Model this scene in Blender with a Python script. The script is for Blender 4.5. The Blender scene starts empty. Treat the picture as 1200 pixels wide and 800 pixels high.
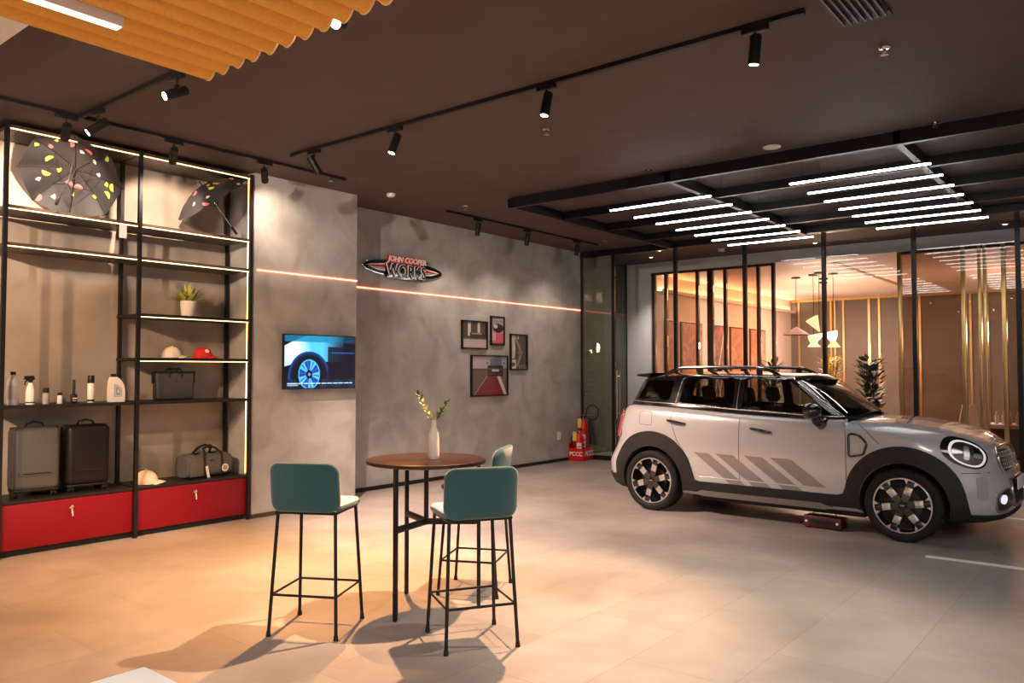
import bpy, bmesh, math, random
import numpy as np
from mathutils import Vector, Matrix, geometry
PI = math.pi
random.seed(7)
COL = bpy.context.scene.collection
R_ = math.radians

# ------------------------------------------------------------------ helpers
class MB:
    """collects shapes and links them as one mesh object"""
    def __init__(s):
        s.bm = bmesh.new(); s.mats = []
    def mi(s, m):
        if m not in s.mats: s.mats.append(m)
        return s.mats.index(m)
    def add(s, verts, faces, m):
        i = s.mi(m)
        vs = [s.bm.verts.new(v) for v in verts]
        for f in faces:
            try:
                fc = s.bm.faces.new([vs[k] for k in f]); fc.material_index = i
            except ValueError: pass
        return vs
    def box(s, lo, hi, m, M=None, bevel=0, seg=2):
        b = bmesh.new()
        bmesh.ops.create_cube(b, size=1)
        c = [(lo[k]+hi[k])/2 for k in range(3)]; d = [abs(hi[k]-lo[k]) for k in range(3)]
        for v in b.verts:
            v.co = Vector((v.co.x*d[0]+c[0], v.co.y*d[1]+c[1], v.co.z*d[2]+c[2]))
        if bevel:
            bmesh.ops.bevel(b, geom=list(b.edges), offset=min(bevel, min(d)*.49), segments=seg, profile=.5, affect='EDGES')
        s.merge(b, m, M)
    def merge(s, b, m, M=None):
        b.verts.index_update()
        vs = [(M @ v.co) if M is not None else v.co.copy() for v in b.verts]
        s.add(vs, [[v.index for v in f.verts] for f in b.faces], m)
        b.free()
    def cyl(s, p0, p1, r, m, r1=None, n=16):
        r1 = r if r1 is None else r1
        p0, p1 = Vector(p0), Vector(p1)
        z = (p1-p0).normalized(); x = z.orthogonal().normalized(); y = z.cross(x)
        vs = []
        for p, q in ((p0, r), (p1, r1)):
            for k in range(n):
                a = 2*PI*k/n; vs.append(p+(x*math.cos(a)+y*math.sin(a))*q)
        fs = [[k, (k+1) % n, n+(k+1) % n, n+k] for k in range(n)]
        fs += [list(range(n))[::-1], list(range(n, 2*n))]
        s.add(vs, fs, m)
    def tube(s, pts, r, m, n=8, closed=False, sx=1.0, up=None):
        pts = [Vector(p) for p in pts]; N = len(pts)
        rr = r if isinstance(r, (list, tuple)) else [r]*N
        vs = []; prev = None
        for i, p in enumerate(pts):
            a = pts[(i-1) % N] if (i or closed) else p
            b = pts[(i+1) % N] if (i < N-1 or closed) else p
            t = (b-a).normalized()
            if prev is None:
                x = Vector(up) if up else t.orthogonal()
                x = (x - t*x.dot(t)).normalized()
            else:
                x = (prev - t*prev.dot(t))
                x = x.normalized() if x.length > 1e-6 else t.orthogonal().normalized()
            prev = x; y = t.cross(x)
            for k in range(n):
                an = 2*PI*(k+.5)/n
                vs.append(p+(x*math.cos(an)*sx+y*math.sin(an))*rr[i])
        fs = []
        for i in range(N if closed else N-1):
            j = (i+1) % N
            for k in range(n):
                l = (k+1) % n
                fs.append([i*n+k, i*n+l, j*n+l, j*n+k])
        if not closed:
            fs += [list(range(n))[::-1], [(N-1)*n+k for k in range(n)]]
        s.add(vs, fs, m)
    def lathe(s, prof, m, c=(0, 0, 0), n=28, M=None, a0=0, a1=2*PI):
        full = abs(a1-a0-2*PI) < 1e-6
        nn = n if full else n+1
        c = Vector(c); vs = []
        for r, z in prof:
            for k in range(nn):
                a = a0+(a1-a0)*k/n
                v = Vector((r*math.cos(a), r*math.sin(a), z))
                v = (M @ v) if M is not None else v
                vs.append(v+c)
        fs = []
        for i in range(len(prof)-1):
            for k in range(n):
                l = (k+1) % nn
                fs.append([i*nn+k, i*nn+l, (i+1)*nn+l, (i+1)*nn+k])
        s.add(vs, fs, m)
    def prism(s, poly, axis, a, b, m, M=None):
        """2D polygon extruded along axis (0,1,2) between a and b"""
        def P(u, v, w):
            q = [(w, u, v), (u, w, v), (u, v, w)][axis]
            return (M @ Vector(q)) if M is not None else Vector(q)
        n = len(poly)
        vs = [P(u, v, a) for u, v in poly]+[P(u, v, b) for u, v in poly]
        fs = [list(range(n)), list(range(n, 2*n))[::-1]]+[[k, n+k, n+(k+1) % n, (k+1) % n] for k in range(n)]
        s.add(vs, fs, m)
    def grid(s, nu, nv, fn, m, mfn=None):
        vs = [fn(i/nu, j/nv) for j in range(nv+1) for i in range(nu+1)]
        w = nu+1
        if mfn is None:
            s.add(vs, [[j*w+i, j*w+i+1, (j+1)*w+i+1, (j+1)*w+i] for j in range(nv) for i in range(nu)], m)
    def ball(s, c, r, m, sc=(1, 1, 1), M=None, u=16, v=10):
        b = bmesh.new(); bmesh.ops.create_uvsphere(b, u_segments=u, v_segments=v, radius=r)
        for q in b.verts: q.co = Vector((q.co.x*sc[0], q.co.y*sc[1], q.co.z*sc[2]))
        T = Matrix.Translation(c) @ (M if M is not None else Matrix())
        s.merge(b, m, T)
    def build(s, name, parent=None, loc=(0, 0, 0), rot=0, smooth=38, fix=True):
        me = bpy.data.meshes.new(name)
        if fix: bmesh.ops.recalc_face_normals(s.bm, faces=list(s.bm.faces))
        s.bm.to_mesh(me); s.bm.free()
        for m in s.mats: me.materials.append(m)
        if smooth:
            me.shade_smooth(); me.set_sharp_from_angle(angle=R_(smooth))
        o = bpy.data.objects.new(name, me); COL.objects.link(o)
        o.location = loc
        o.rotation_euler = (0, 0, rot) if not isinstance(rot, (tuple, list)) else rot
        if parent: o.parent = parent
        return o

def thing(name, label, cat, loc=(0, 0, 0), rot=0, group=None):
    o = bpy.data.objects.new(name, None); COL.objects.link(o)
    o.location = loc
    o.rotation_euler = (0, 0, rot) if not isinstance(rot, (tuple, list)) else rot
    o.empty_display_size = .1
    return tag(o, label, cat, group)
def tag(o, label=None, cat=None, group=None, kind=None):
    if label: o['label'] = label
    if cat: o['category'] = cat
    if group: o['group'] = group
    if kind: o['kind'] = kind
    return o
def struct(o):
    o['kind'] = 'structure'; return o
def copy_tree(o, parent=None):
    c = o.copy(); COL.objects.link(c)
    if parent: c.parent = parent
    for ch in list(o.children): copy_tree(ch, c)
    return c
def aim(d):
    """rotation matrix taking local -Z to direction d"""
    return Vector(d).to_track_quat('-Z', 'Y').to_matrix().to_4x4()

# ------------------------------------------------------------------ materials
def mat(name, col, rough=.5, metal=0, emit=None, es=0, **k):
    m = bpy.data.materials.new(name); m.use_nodes = True
    b = m.node_tree.nodes['Principled BSDF']
    b.inputs['Base Color'].default_value = (*col, 1)
    b.inputs['Roughness'].default_value = rough
    b.inputs['Metallic'].default_value = metal
    if emit: 
        b.inputs['Emission Color'].default_value = (*emit, 1); b.inputs['Emission Strength'].default_value = es
    for kk, v in k.items(): b.inputs[kk.replace('_', ' ')].default_value = v
    return m
def noisy(name, c1, c2, scale=2., rough=.6, detail=6, dist=0, bump=0, c3=None, rvar=0, lo=.35, hi=.65, **k):
    m = mat(name, c1, rough, **k); nt = m.node_tree; N = nt.nodes; L = nt.links; b = N['Principled BSDF']
    tc = N.new('ShaderNodeTexCoord')
    n = N.new('ShaderNodeTexNoise'); n.inputs['Scale'].default_value = scale; n.inputs['Detail'].default_value = detail
    n.inputs['Distortion'].default_value = dist
    L.new(tc.outputs['Object'], n.inputs['Vector'])
    r = N.new('ShaderNodeValToRGB'); r.color_ramp.elements[0].position = lo; r.color_ramp.elements[1].position = hi
    r.color_ramp.elements[0].color = (*c1, 1); r.color_ramp.elements[1].color = (*c2, 1)
    if c3:
        e = r.color_ramp.elements.new((lo+hi)/2); e.color = (*c3, 1)
    L.new(n.outputs['Fac'], r.inputs['Fac']); L.new(r.outputs['Color'], b.inputs['Base Color'])
    if bump:
        bp = N.new('ShaderNodeBump'); bp.inputs['Strength'].default_value = bump; bp.inputs['Distance'].default_value = .01
        L.new(n.outputs['Fac'], bp.inputs['Height']); L.new(bp.outputs['Normal'], b.inputs['Normal'])
    if rvar:
        mr = N.new('ShaderNodeMapRange'); mr.inputs['To Min'].default_value = rough-rvar; mr.inputs['To Max'].default_value = rough+rvar
        L.new(n.outputs['Fac'], mr.inputs['Value']); L.new(mr.outputs['Result'], b.inputs['Roughness'])
    return m
def glass(name, tint=(1, 1, 1), ior=1.45, gl=(1, 1, 1), rough=0.0, haze=0.0, hcol=(.5, .5, .5)):
    m = bpy.data.materials.new(name); m.use_nodes = True; nt = m.node_tree; N = nt.nodes; L = nt.links
    N.clear(); o = N.new('ShaderNodeOutputMaterial'); mx = N.new('ShaderNodeMixShader')
    t = N.new('ShaderNodeBsdfTransparent'); t.inputs[0].default_value = (*tint, 1)
    g = N.new('ShaderNodeBsdfGlossy'); g.inputs['Color'].default_value = (*gl, 1); g.inputs['Roughness'].default_value = rough
    f = N.new('ShaderNodeFresnel'); f.inputs['IOR'].default_value = ior
    L.new(f.outputs[0], mx.inputs[0])
    base = t.outputs[0]
    if haze:
        d = N.new('ShaderNodeBsdfDiffuse'); d.inputs[0].default_value = (*hcol, 1)
        m2 = N.new('ShaderNodeMixShader'); m2.inputs[0].default_value = haze
        L.new(t.outputs[0], m2.inputs[1]); L.new(d.outputs[0], m2.inputs[2]); base = m2.outputs[0]
    L.new(base, mx.inputs[1]); L.new(g.outputs[0], mx.inputs[2]); L.new(mx.outputs[0], o.inputs[0])
    return m
def attr_mat(name, es=0.0, rough=.3):
    m = mat(name, (.5, .5, .5), rough); nt = m.node_tree; b = nt.nodes['Principled BSDF']
    a = nt.nodes.new('ShaderNodeAttribute'); a.attribute_name = 'print'
    if es:
        b.inputs['Base Color'].default_value = (.01, .01, .01, 1)
        nt.links.new(a.outputs['Color'], b.inputs['Emission Color']); b.inputs['Emission Strength'].default_value = es
    else: nt.links.new(a.outputs['Color'], b.inputs['Base Color'])
    return m
def lin(c):
    return tuple((x/12.92 if x <= .04045 else ((x+.055)/1.055)**2.4) for x in c)
def picture(name, w, h, nx, ny, fn, m, parent, M, thick=0):
    """a flat printed or lit panel: its picture is a colour per vertex; fn(s,t) -> sRGB, t up"""
    me = bpy.data.meshes.new(name)
    vs = [M @ Vector(((i/nx-.5)*w, (j/ny-.5)*h, 0)) for j in range(ny+1) for i in range(nx+1)]
    W = nx+1
    fs = [[j*W+i, j*W+i+1, (j+1)*W+i+1, (j+1)*W+i] for j in range(ny) for i in range(nx)]
    me.from_pydata(vs, [], fs); me.update()
    a = me.color_attributes.new('print', 'FLOAT_COLOR', 'POINT')
    for j in range(ny+1):
        for i in range(nx+1):
            a.data[j*W+i].color = (*lin(tuple(min(1, max(0, q)) for q in fn(i/nx, j/ny))), 1)
    me.materials.append(m)
    o = bpy.data.objects.new(name, me); COL.objects.link(o); o.parent = parent
    return o
def text_bm(body, size, depth=.002, offset=0.0, shear=0.0, sx=1.0):
    cu = bpy.data.curves.new('lettering', 'FONT'); cu.body = body; cu.size = size
    cu.extrude = depth; cu.offset = offset; cu.shear = shear; cu.align_x = 'CENTER'; cu.align_y = 'CENTER'; cu.resolution_u = 3
    o = bpy.data.objects.new('lettering', cu); COL.objects.link(o)
    dg = bpy.context.evaluated_depsgraph_get(); dg.update()
    me = bpy.data.meshes.new_from_object(o.evaluated_get(dg))
    b = bmesh.new(); b.from_mesh(me)
    for v in b.verts: v.co.x *= sx
    bpy.data.objects.remove(o); bpy.data.meshes.remove(me); bpy.data.curves.remove(cu)
    return b
WALLM = Matrix(((0, 0, 1, 0), (1, 0, 0, 0), (0, 1, 0, 0), (0, 0, 0, 1)))   # text plane onto a wall facing +x

M = {}
M['plaster'] = noisy('concrete_plaster', (.30, .29, .275), (.41, .40, .38), 2.6, .62, 9, .6, .25, c3=(.355, .345, .325))
M['shelf_plaster'] = noisy('recess_plaster', (.27, .22, .175), (.40, .34, .28), 1.7, .6, 9, .6, .2)
M['ceiling'] = noisy('dark_ceiling_paint', (.078, .054, .049), (.088, .062, .056), 3, .75, 3)
M['white_paint'] = noisy('white_wall_paint', (.62, .60, .60), (.68, .66, .66), 2, .6, 3)
M['white_ceiling'] = mat('white_ceiling_paint', (.7, .66, .6), .6)
M['peach_paint'] = mat('warm_white_paint', (.72, .60, .52), .6)
M['taupe'] = noisy('taupe_panel', (.13, .105, .088), (.155, .125, .105), 3, .5, 4)
M['black'] = mat('black_powder_coat', (.008, .007, .007), .45, Specular_IOR_Level=.3)
M['black_matte'] = mat('black_matte', (.012, .012, .012), .7)
M['black_gloss'] = mat('black_gloss', (.008, .008, .009), .08, Coat_Weight=.6)
M['plastic'] = noisy('charcoal_plastic', (.013, .0125, .012), (.018, .017, .016), 60, .6, 2, Specular_IOR_Level=.3)
M['rubber'] = mat('rubber', (.009, .009, .009), .7, Specular_IOR_Level=.3)
M['chrome'] = mat('chrome', (.75, .74, .72), .12, 1)
M['silver'] = mat('machined_silver', (.70, .70, .71), .3, 1)
M['gold'] = mat('brushed_gold', (.62, .42, .18), .32, 1)
M['bronze'] = mat('dark_bronze', (.10, .055, .03), .35, .8)
M['red_lacquer'] = mat('red_lacquer', (.185, .002, .010), .45, Specular_IOR_Level=.3)
M['shelf_wood'] = noisy('dark_brown_board', (.05, .032, .02), (.075, .048, .03), 6, .4, 5)
M['paint'] = mat('pale_grey_car_paint', (.44, .445, .46), .25, .1, Coat_Weight=1.0, Coat_Roughness=.04)
M['teal'] = noisy('teal_fabric', (.010, .058, .066), (.014, .072, .080), 180, .85, 2, Sheen_Weight=.35)
M['pale_fabric'] = noisy('pale_blue_grey_fabric', (.34, .45, .50), (.40, .51, .56), 150, .85, 2, Sheen_Weight=.3)
M['led_warm'] = mat('warm_led', (.9, .7, .4), .5, emit=(1, .58, .26), es=3)
M['led_amber'] = mat('amber_led', (.9, .6, .3), .5, emit=(1, .50, .17), es=9)
M['shelf_black'] = mat('black_board', (.012, .010, .009), .45, Specular_IOR_Level=.35)
M['led_red'] = mat('red_led', (.9, .3, .2), .5, emit=(1, .19, .11), es=5)
M['tube'] = mat('white_tube', (1, 1, 1), .5, emit=(1, .97, .95), es=20)
M['lens'] = mat('lit_lens', (1, .9, .8), .5, emit=(1, .82, .66), es=20)
M['lens_soft'] = mat('lit_downlight', (1, .9, .8), .5, emit=(1, .85, .7), es=4)
M['white_plastic'] = mat('white_plastic', (.75, .73, .70), .4)
M['cream'] = mat('cream_fabric', (.78, .66, .48), .85)
M['ceramic'] = mat('cream_ceramic', (.88, .80, .70), .35)
M['felt'] = noisy('orange_felt', (.92, .44, .07), (.96, .50, .10), 60, .9, 3)
M['felt_edge'] = mat('pale_felt_edge', (.95, .72, .40), .9)
M['wine_wood'] = noisy('wine_brown_veneer', (.012, .004, .004), (.024, .0075, .006), 5, .35, 6, .8, Specular_IOR_Level=.35)
M['leaf'] = noisy('green_leaf', (.03, .085, .02), (.10, .18, .04), 8, .45, 3)
M['leaf_yellow'] = noisy('variegated_leaf', (.38, .42, .06), (.75, .68, .14), 9, .45, 3)
M['leaf_dark'] = noisy('dark_leaf', (.012, .035, .012), (.03, .07, .02), 8, .45, 3)
M['soil'] = mat('soil', (.04, .025, .015), .9)
M['glass'] = glass('clear_glass', (.95, .96, .95), 1.22)
M['glass_door'] = glass('greenish_glass', (.78, .84, .74), 1.4, haze=.22, hcol=(.34, .36, .30))
M['glass_tint'] = glass('amber_glass', (.93, .80, .68), 1.4, haze=.08, hcol=(.6, .42, .32))
M['glass_clear2'] = glass('screen_glass', (.96, .93, .9), 1.35)
M['glass_brown'] = glass('brown_glass', (.80, .70, .62), 1.4, haze=.08, hcol=(.28, .21, .17))
M['car_glass'] = glass('car_glass', (.52, .56, .54), 1.5)
# ------------------------------------------------------------------ the room
CZ = 3.77
def floor_mat():
    m = noisy('grey_stone_floor', (.25, .228, .205), (.35, .322, .293), 1.1, .40, 8, .4, c3=(.30, .273, .25))
    nt = m.node_tree; N = nt.nodes; L = nt.links; b = N['Principled BSDF']
    tc = N.new('ShaderNodeTexCoord'); br = N.new('ShaderNodeTexBrick')
    mp = N.new('ShaderNodeMapping'); mp.inputs['Location'].default_value = (.28, .5, 0); mp.inputs['Rotation'].default_value = (0, 0, PI/2)
    L.new(tc.outputs['Object'], mp.inputs['Vector']); L.new(mp.outputs['Vector'], br.inputs['Vector'])
    br.inputs['Scale'].default_value = 1; br.inputs['Brick Width'].default_value = 1.2; br.inputs['Row Height'].default_value = .6
    br.inputs['Mortar Size'].default_value = .0025; br.inputs['Mortar Smooth'].default_value = .3
    br.inputs['Color1'].default_value = (1, 1, 1, 1); br.inputs['Color2'].default_value = (.90, .90, .90, 1); br.inputs['Mortar'].default_value = (.62, .60, .56, 1)
    mx = N.new('ShaderNodeMixRGB'); mx.blend_type = 'MULTIPLY'; mx.inputs[0].default_value = 1
    src = b.inputs['Base Color'].links[0].from_socket
    L.new(src, mx.inputs[1]); L.new(br.outputs['Color'], mx.inputs[2]); L.new(mx.outputs[0], b.inputs['Base Color'])
    n2 = N.new('ShaderNodeTexNoise'); n2.inputs['Scale'].default_value = 7; n2.inputs['Detail'].default_value = 8
    L.new(tc.outputs['Object'], n2.inputs['Vector'])
    mr = N.new('ShaderNodeMapRange'); mr.inputs['To Min'].default_value = .30; mr.inputs['To Max'].default_value = .50
    L.new(n2.outputs['Fac'], mr.inputs['Value']); L.new(mr.outputs['Result'], b.inputs['Roughness'])
    return m
M['floor'] = floor_mat()
def sbox(name, lo, hi, m, bevel=0):
    a = MB(); a.box(lo, hi, m, bevel=bevel); return struct(a.build(name, smooth=0))
sbox('floor', (-9.2, -4.2, -.12), (5.2, 22.6, 0), M['floor'])
sbox('ceiling', (-9.2, 1.9, CZ), (5.2, 14.42, CZ+.12), M['ceiling'])
sbox('ceiling_front', (-9.2, -4.2, CZ-.02), (5.2, 1.9, CZ+.12), M['white_ceiling'])
sbox('ceiling_back', (-8.1, 14.42, 3.565), (5.2, 22.6, 3.70), M['peach_paint'])
# left side: shelf recess, proud wall, long concrete wall
sbox('wall_left', (-8.36, 6.39, 0), (-8.16, 12.12, CZ), M['plaster'])
sbox('wall_left_front', (-8.36, 4.95, 0), (-7.62, 6.39, CZ), M['plaster'])
sbox('wall_left_recess', (-8.36, 1.2, 0), (-8.15, 4.95, CZ), M['shelf_plaster'])
sbox('wall_left_rear', (-8.36, -4.2, 0), (-7.62, 1.2, CZ), M['plaster'])
sbox('baseboard_left', (-8.16, 6.39, 0), (-8.148, 12.10, .055), M['black'])
sbox('baseboard_left_front', (-7.62, 4.95, 0), (-7.608, 6.40, .045), M['shelf_wood'])
sbox('wall_right', (5.0, -4.2, 0), (5.2, 22.6, CZ), M['white_paint'])
sbox('wall_rear', (-8.36, -4.2, 0), (5.2, -4.0, CZ), M['white_paint'])
# partition beyond the glazing
sbox('wall_back_partition', (-8.6, 14.2, 0), (-7.86, 14.42, CZ), M['white_paint'])
sbox('wall_back_header', (-7.86, 14.2, 3.565), (5.0, 14.42, CZ), M['white_paint'])
sbox('wall_corridor_left', (-9.2, 12.12, 0), (-9.0, 14.42, CZ), mat('sage_wall', (.34, .36, .28), .6))
sbox('wall_corridor_end', (-9.0, 12.12, 0), (-8.36, 12.22, CZ), M['white_paint'])
sbox('wall_room_left', (-8.1, 14.42, 0), (-7.9, 22.6, 3.565), M['peach_paint'])
sbox('wall_room_back', (-7.9, 22.3, 0), (5.0, 22.5, 3.565), M['taupe'])

# red light lines set into the wall
for nm, x, y0, y1, lab in (('light_line', -7.62, 4.99, 6.39, 'short glowing red light line on the wall above the television'),
                      ('light_line', -8.16, 6.40, 12.10, 'long glowing red light line across the concrete wall below the oval sign')):
    a = MB(); a.box((x, y0, 2.695), (x+.014, y1, 2.709), M['led_red'])
    tag(a.build(nm, smooth=0), lab, 'light strip', 'red light lines')

# glazed front of the corridor
a = MB(); a.box((-8.16, 12.11, 3.66), (5.0, 12.19, CZ), M['black']); struct(a.build('trim_1', smooth=0))
posts = [(-8.15, .05), (-7.47, .05), (-6.25, .055), (-5.03, .055), (-3.80, .055), (-2.57, .055), (-1.335, .06), (-.10, .055), (1.13, .055), (2.36, .055), (3.6, .055)]
names = ['window_%d' % k for k in range(1, 12)]
for i in range(len(posts)-1):
    x0, x1 = posts[i][0], posts[i+1][0]
    if i == 1: continue                      # the doorway stands open
    o = MB(); o.box((x0-.028, 12.12, 0), (x0+.028, 12.18, 3.66), M['black']); o.box((x0+.028, 12.125, 0), (x1-.028, 12.175, .08), M['black'])
    if i == 0 : o.box((x1-.028, 12.12, 0), (x1+.028, 12.18, 3.66), M['black'])
    fr = struct(o.build(names[i], smooth=0))
    g = MB(); g.box((x0+.028, 12.145, .08), (x1-.028, 12.157, 3.66), M['glass_door'] if i == 0 else M['glass'])
    g.build('pane', fr, smooth=0)
    if i == 0:
        s = MB()
        for k in range(19): s.box((-8.10, 12.139, .45+k*.085), (-7.98+.1*(k > 3), 12.1435, .458+k*.085), bpy.data.materials.get('frosted_print') or mat('frosted_print', (.16, .16, .14), .7))
        s.build('frosted_stripes', fr, smooth=0)
# second glass leaf of the corridor side, and the open door leaf
o = MB(); o.box((-8.43, 14.16, 0), (-8.40, 14.19, CZ), M['black']); o.box((-8.43, 12.23, 0), (-8.40, 14.16, .06), M['black']); fr = struct(o.build('window_12', smooth=0))
g = MB(); g.box((-8.42, 12.23, .06), (-8.41, 14.16, CZ), M['glass_door']); g.build('pane', fr, smooth=0)
d = struct(thing('door_1', None, None, (-7.44, 12.15, 0), 0))
g = MB(); g.box((0, -.006, .01), (1.16, .006, 3.65), M['glass']); g.build('door_leaf', d, smooth=0)
g = MB()
for s_ in (-1, 1):
    g.cyl((.06, .045*s_, .75), (.06, .045*s_, 1.60), .014, M['chrome']); 
    for z in (.85, 1.5): g.cyl((.06, 0, z), (.06, .045*s_, z), .009, M['chrome'], n=8)
g.build('door_handle', d)

# bay lines on the floor
def line(lo, hi, lab, m=mat('white_floor_paint', (.85, .82, .78), .5)):
    a = MB(); a.box((lo[0], lo[1], 0), (hi[0], hi[1], .004), m); tag(a.build('floor_marking', smooth=0), lab, 'floor marking', 'white bay lines')
line((-1.56, 7.58), (3.2, 7.66), 'white painted floor line in front of the car nose, nearer of the two')
line((-1.40, 10.10), (3.2, 10.18), 'white painted floor line behind the car nose, farther of the two')

# ------------------------------------------------------------------ dark grid and tubes over the car
gt = thing('ceiling_grid', 'black rectangular beam grid hung under the ceiling above the car', 'ceiling grid', (0, 0, 0))
def gbeam(lo, hi):
    a = MB(); a.box(lo, hi, M['black']); return a.build('grid_beam', gt, smooth=0)
for k, y in enumerate((7.73, 8.86, 9.97, 11.08, 12.05)):
    gbeam((-6.22, y-.03, 3.64 if k == 0 else 3.66), (3.6, y+.03, CZ-.01))
for x in (-6.25, -4.05, -1.75, .55, 2.6): gbeam((x-.03, 7.70, 3.645), (x+.03, 12.08, CZ-.01))
def tubes(x0, x1, ys, z, grp, side):
    ords = ['nearest', 'second nearest', 'third nearest', 'middle', 'third farthest', 'second farthest', 'farthest']
    for k, y in enumerate(ys):
        t = thing('tube_light', '%s white tube light of the %s ladder of seven over the car' % (ords[k], side), 'tube light', (x0, y, z), 0, grp)
        a = MB(); a.box((0, -.015, -.012), (x1-x0, .015, .003), M['tube'], bevel=.005); a.build('diffuser', t)
        a = MB(); a.box((0, -.017, .003), (x1-x0, .017, .022), M['black']); a.build('housing', t, smooth=0)
        a = MB()
        for e in (.12, x1-x0-.12): a.cyl((e, 0, .015), (e, 0, CZ-z), .0015, M['black'], n=5)
        a.tube([(.12, 0, .024), (x1-x0-.12, 0, .024)], .0015, M['black'], 4); a.build('hanging_wires', t)
Z_T = 3.45
tubes(-4.84, -3.60, [7.81+.545*k for k in range(7)], Z_T, 'left ladder of tube lights', 'left')
tubes(-2.76, -1.50, [7.81+.53*k for k in range(7)], Z_T, 'right ladder of tube lights', 'right')

# ------------------------------------------------------------------ small ceiling fittings
def sprinkler(x, y, lab):
    t = thing('sprinkler', lab, 'sprinkler', (x, y, CZ), 0, 'ceiling sprinklers')
    a = MB(); a.lathe([(.0, 0), (.04, 0), (.04, -.006), (.012, -.01), (.012, -.035), (0, -.035)], M['chrome']); a.build('escutcheon', t)
    a = MB(); a.lathe([(.0, -.05), (.026, -.05), (.026, -.054), (0, -.054)], M['chrome'])
    for s_ in (-1, 1): a.tube([(s_*.011, 0, -.03), (s_*.018, 0, -.042), (0, 0, -.053)], .002, M['chrome'], 5)
    a.build('deflector', t)
sprinkler(-4.19, 5.69, 'ceiling sprinkler just below the middle spotlight of the long track')
sprinkler(-4.20, 7.56, 'ceiling sprinkler beside the front beam of the black grid, above the left tubes')
sprinkler(-1.354, 5.66, 'ceiling sprinkler nearest the dark air grille')
sprinkler(-1.431, 7.667, 'ceiling sprinkler beside the front beam of the black grid, above the right tubes')
sprinkler(-7.12, 5.59, 'ceiling sprinkler above the television wall')
sprinkler(-7.1, 11.3, 'ceiling sprinkler near the glass door corner')
sprinkler(-7.0, 7.7, 'ceiling sprinkler left of the far short track')
def disc(name, x, y, r, h, m, lab, cat, grp=None, z=CZ, lens=None):
    t = thing(name, lab, cat, (x, y, z), 0, grp)
    a = MB(); a.lathe([(0, -h), (r*.7, -h), (r*.95, -h*.6), (r, 0), (0, 0)], m); a.build('housing', t)
    if lens:
        a = MB(); a.lathe([(0, -h-.002), (r*.62, -h-.002), (r*.62, -h+.004), (0, -h+.004)], lens); a.build('lens', t)
    return t
disc('ceiling_speaker', -2.83, 7.53, .085, .012, M['white_plastic'], 'round white flush speaker in the dark ceiling above the right tubes', 'speaker')
disc('smoke_detector', -7.24, 6.6, .055, .04, M['white_plastic'], 'white smoke detector on the ceiling above the oval sign', 'smoke detector')
for x, y, l in ((-7.42, 13.43, 'small lit downlight over the glass door corner'), (-4.41, 13.65, 'small lit downlight between the two ladders of tubes'), (-1.65, 13.66, 'small lit downlight right of the right ladder of tubes')):
    disc('downlight', x, y, .05, .012, M['white_plastic'], l, 'downlight', 'corridor downlights', lens=M['lens_soft'])
disc('security_camera', -5.94, 13.3, .06, .055, M['white_plastic'], 'small white dome camera on the corridor ceiling below the left tubes', 'camera', lens=M['black_gloss'])
v = thing('air_grille', 'dark slatted air grille in the ceiling at the top edge', 'vent', (-1.33, 4.72, CZ))
a = MB(); a.box((-.15, -.45, -.012), (.15, .42, 0), M['black']); a.build('frame', v, smooth=0)
a = MB()
for k in range(7): a.box((-.12+k*.04-.006, -.42, -.022), (-.12+k*.04+.006, .39, -.012), mat('grille_slat', (.10, .08, .07), .4) if k == 0 else bpy.data.materials['grille_slat'])
a.build('slats', v, smooth=0)

# ------------------------------------------------------------------ tracks and spotlights
def track(p0, p1, lab):
    p0, p1 = Vector(p0), Vector(p1); L_ = (p1-p0).length; d = (p1-p0).normalized()
    t = thing('lighting_track', lab, 'lighting track', (p0.x, p0.y, CZ), math.atan2(d.y, d.x), 'lighting tracks')
    a = MB(); a.box((0, -.017, -.03), (L_, .017, 0), M['black']); a.build('rail', t, smooth=0)
    a = MB(); a.box((-.012, -.02, -.034), (.012, .02, 0), M['black']); a.box((L_-.012, -.02, -.034), (L_+.012, .02, 0), M['black']); a.build('end_cap', t, smooth=0)
track((-7.05, .6), (-7.05, 5.72), 'black lighting track in front of the display shelf')
track((-6.66, 4.75), (-1.59, 4.75), 'long black lighting track with four spotlights above the table')
track((-7.38, 7.76), (-7.38, 11.45), 'short far black lighting track with three spotlights along the concrete wall')
track((-7.02, 2.89), (-3.2, 2.89), 'black lighting track running under the orange ceiling baffle')

def spotlight(x, y, target, lab, along='x', power=300, col=(1, .8, .6), cone=40, blend=.4, r=.03, vis=True, z=CZ):
    d = (Vector(target)-Vector((x, y, CZ-.17))).normalized()
    t = thing('track_spotlight', lab, 'spotlight', (x, y, z), 0, 'track spotlights')
    a = MB()
    if along == 'x': a.box((-.085, -.018, -.062), (.085, .018, -.03), M['black'], bevel=.003)
    else: a.box((-.018, -.085, -.062), (.018, .085, -.03), M['black'], bevel=.003)
    a.build('adapter', t)
    a = MB(); a.cyl((0, 0, -.062), (0, 0, -.115), .008, M['black'], n=8); a.box((-.012, -.012, -.125), (.012, .012, -.105), M['black']); a.build('stem', t)
    Mx = Matrix.Translation((0, 0, -.165)) @ aim(d)
    a = MB()
    a.lathe([(0, .085), (.030, .085), (.036, .077), (.036, -.10), (.031, -.10), (.028, -.097), (0, -.097)], M['black'], M=Mx, n=20)
    a.build('head', t)
    a = MB(); a.lathe([(0, -.098), (.0305, -.098)], M['lens'], M=Mx, n=20); a.build('lens', t)
    ld = bpy.data.lights.new('spot_beam', 'SPOT'); ld.energy = power; ld.color = col; ld.spot_size = R_(cone); ld.spot_blend = blend; ld.shadow_soft_size = r
    lo = bpy.data.objects.new('spot_beam', ld); COL.objects.link(lo); lo.parent = t
    lo.matrix_local = Mx @ Matrix.Translation((0, 0, -.115))
    return t
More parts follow.
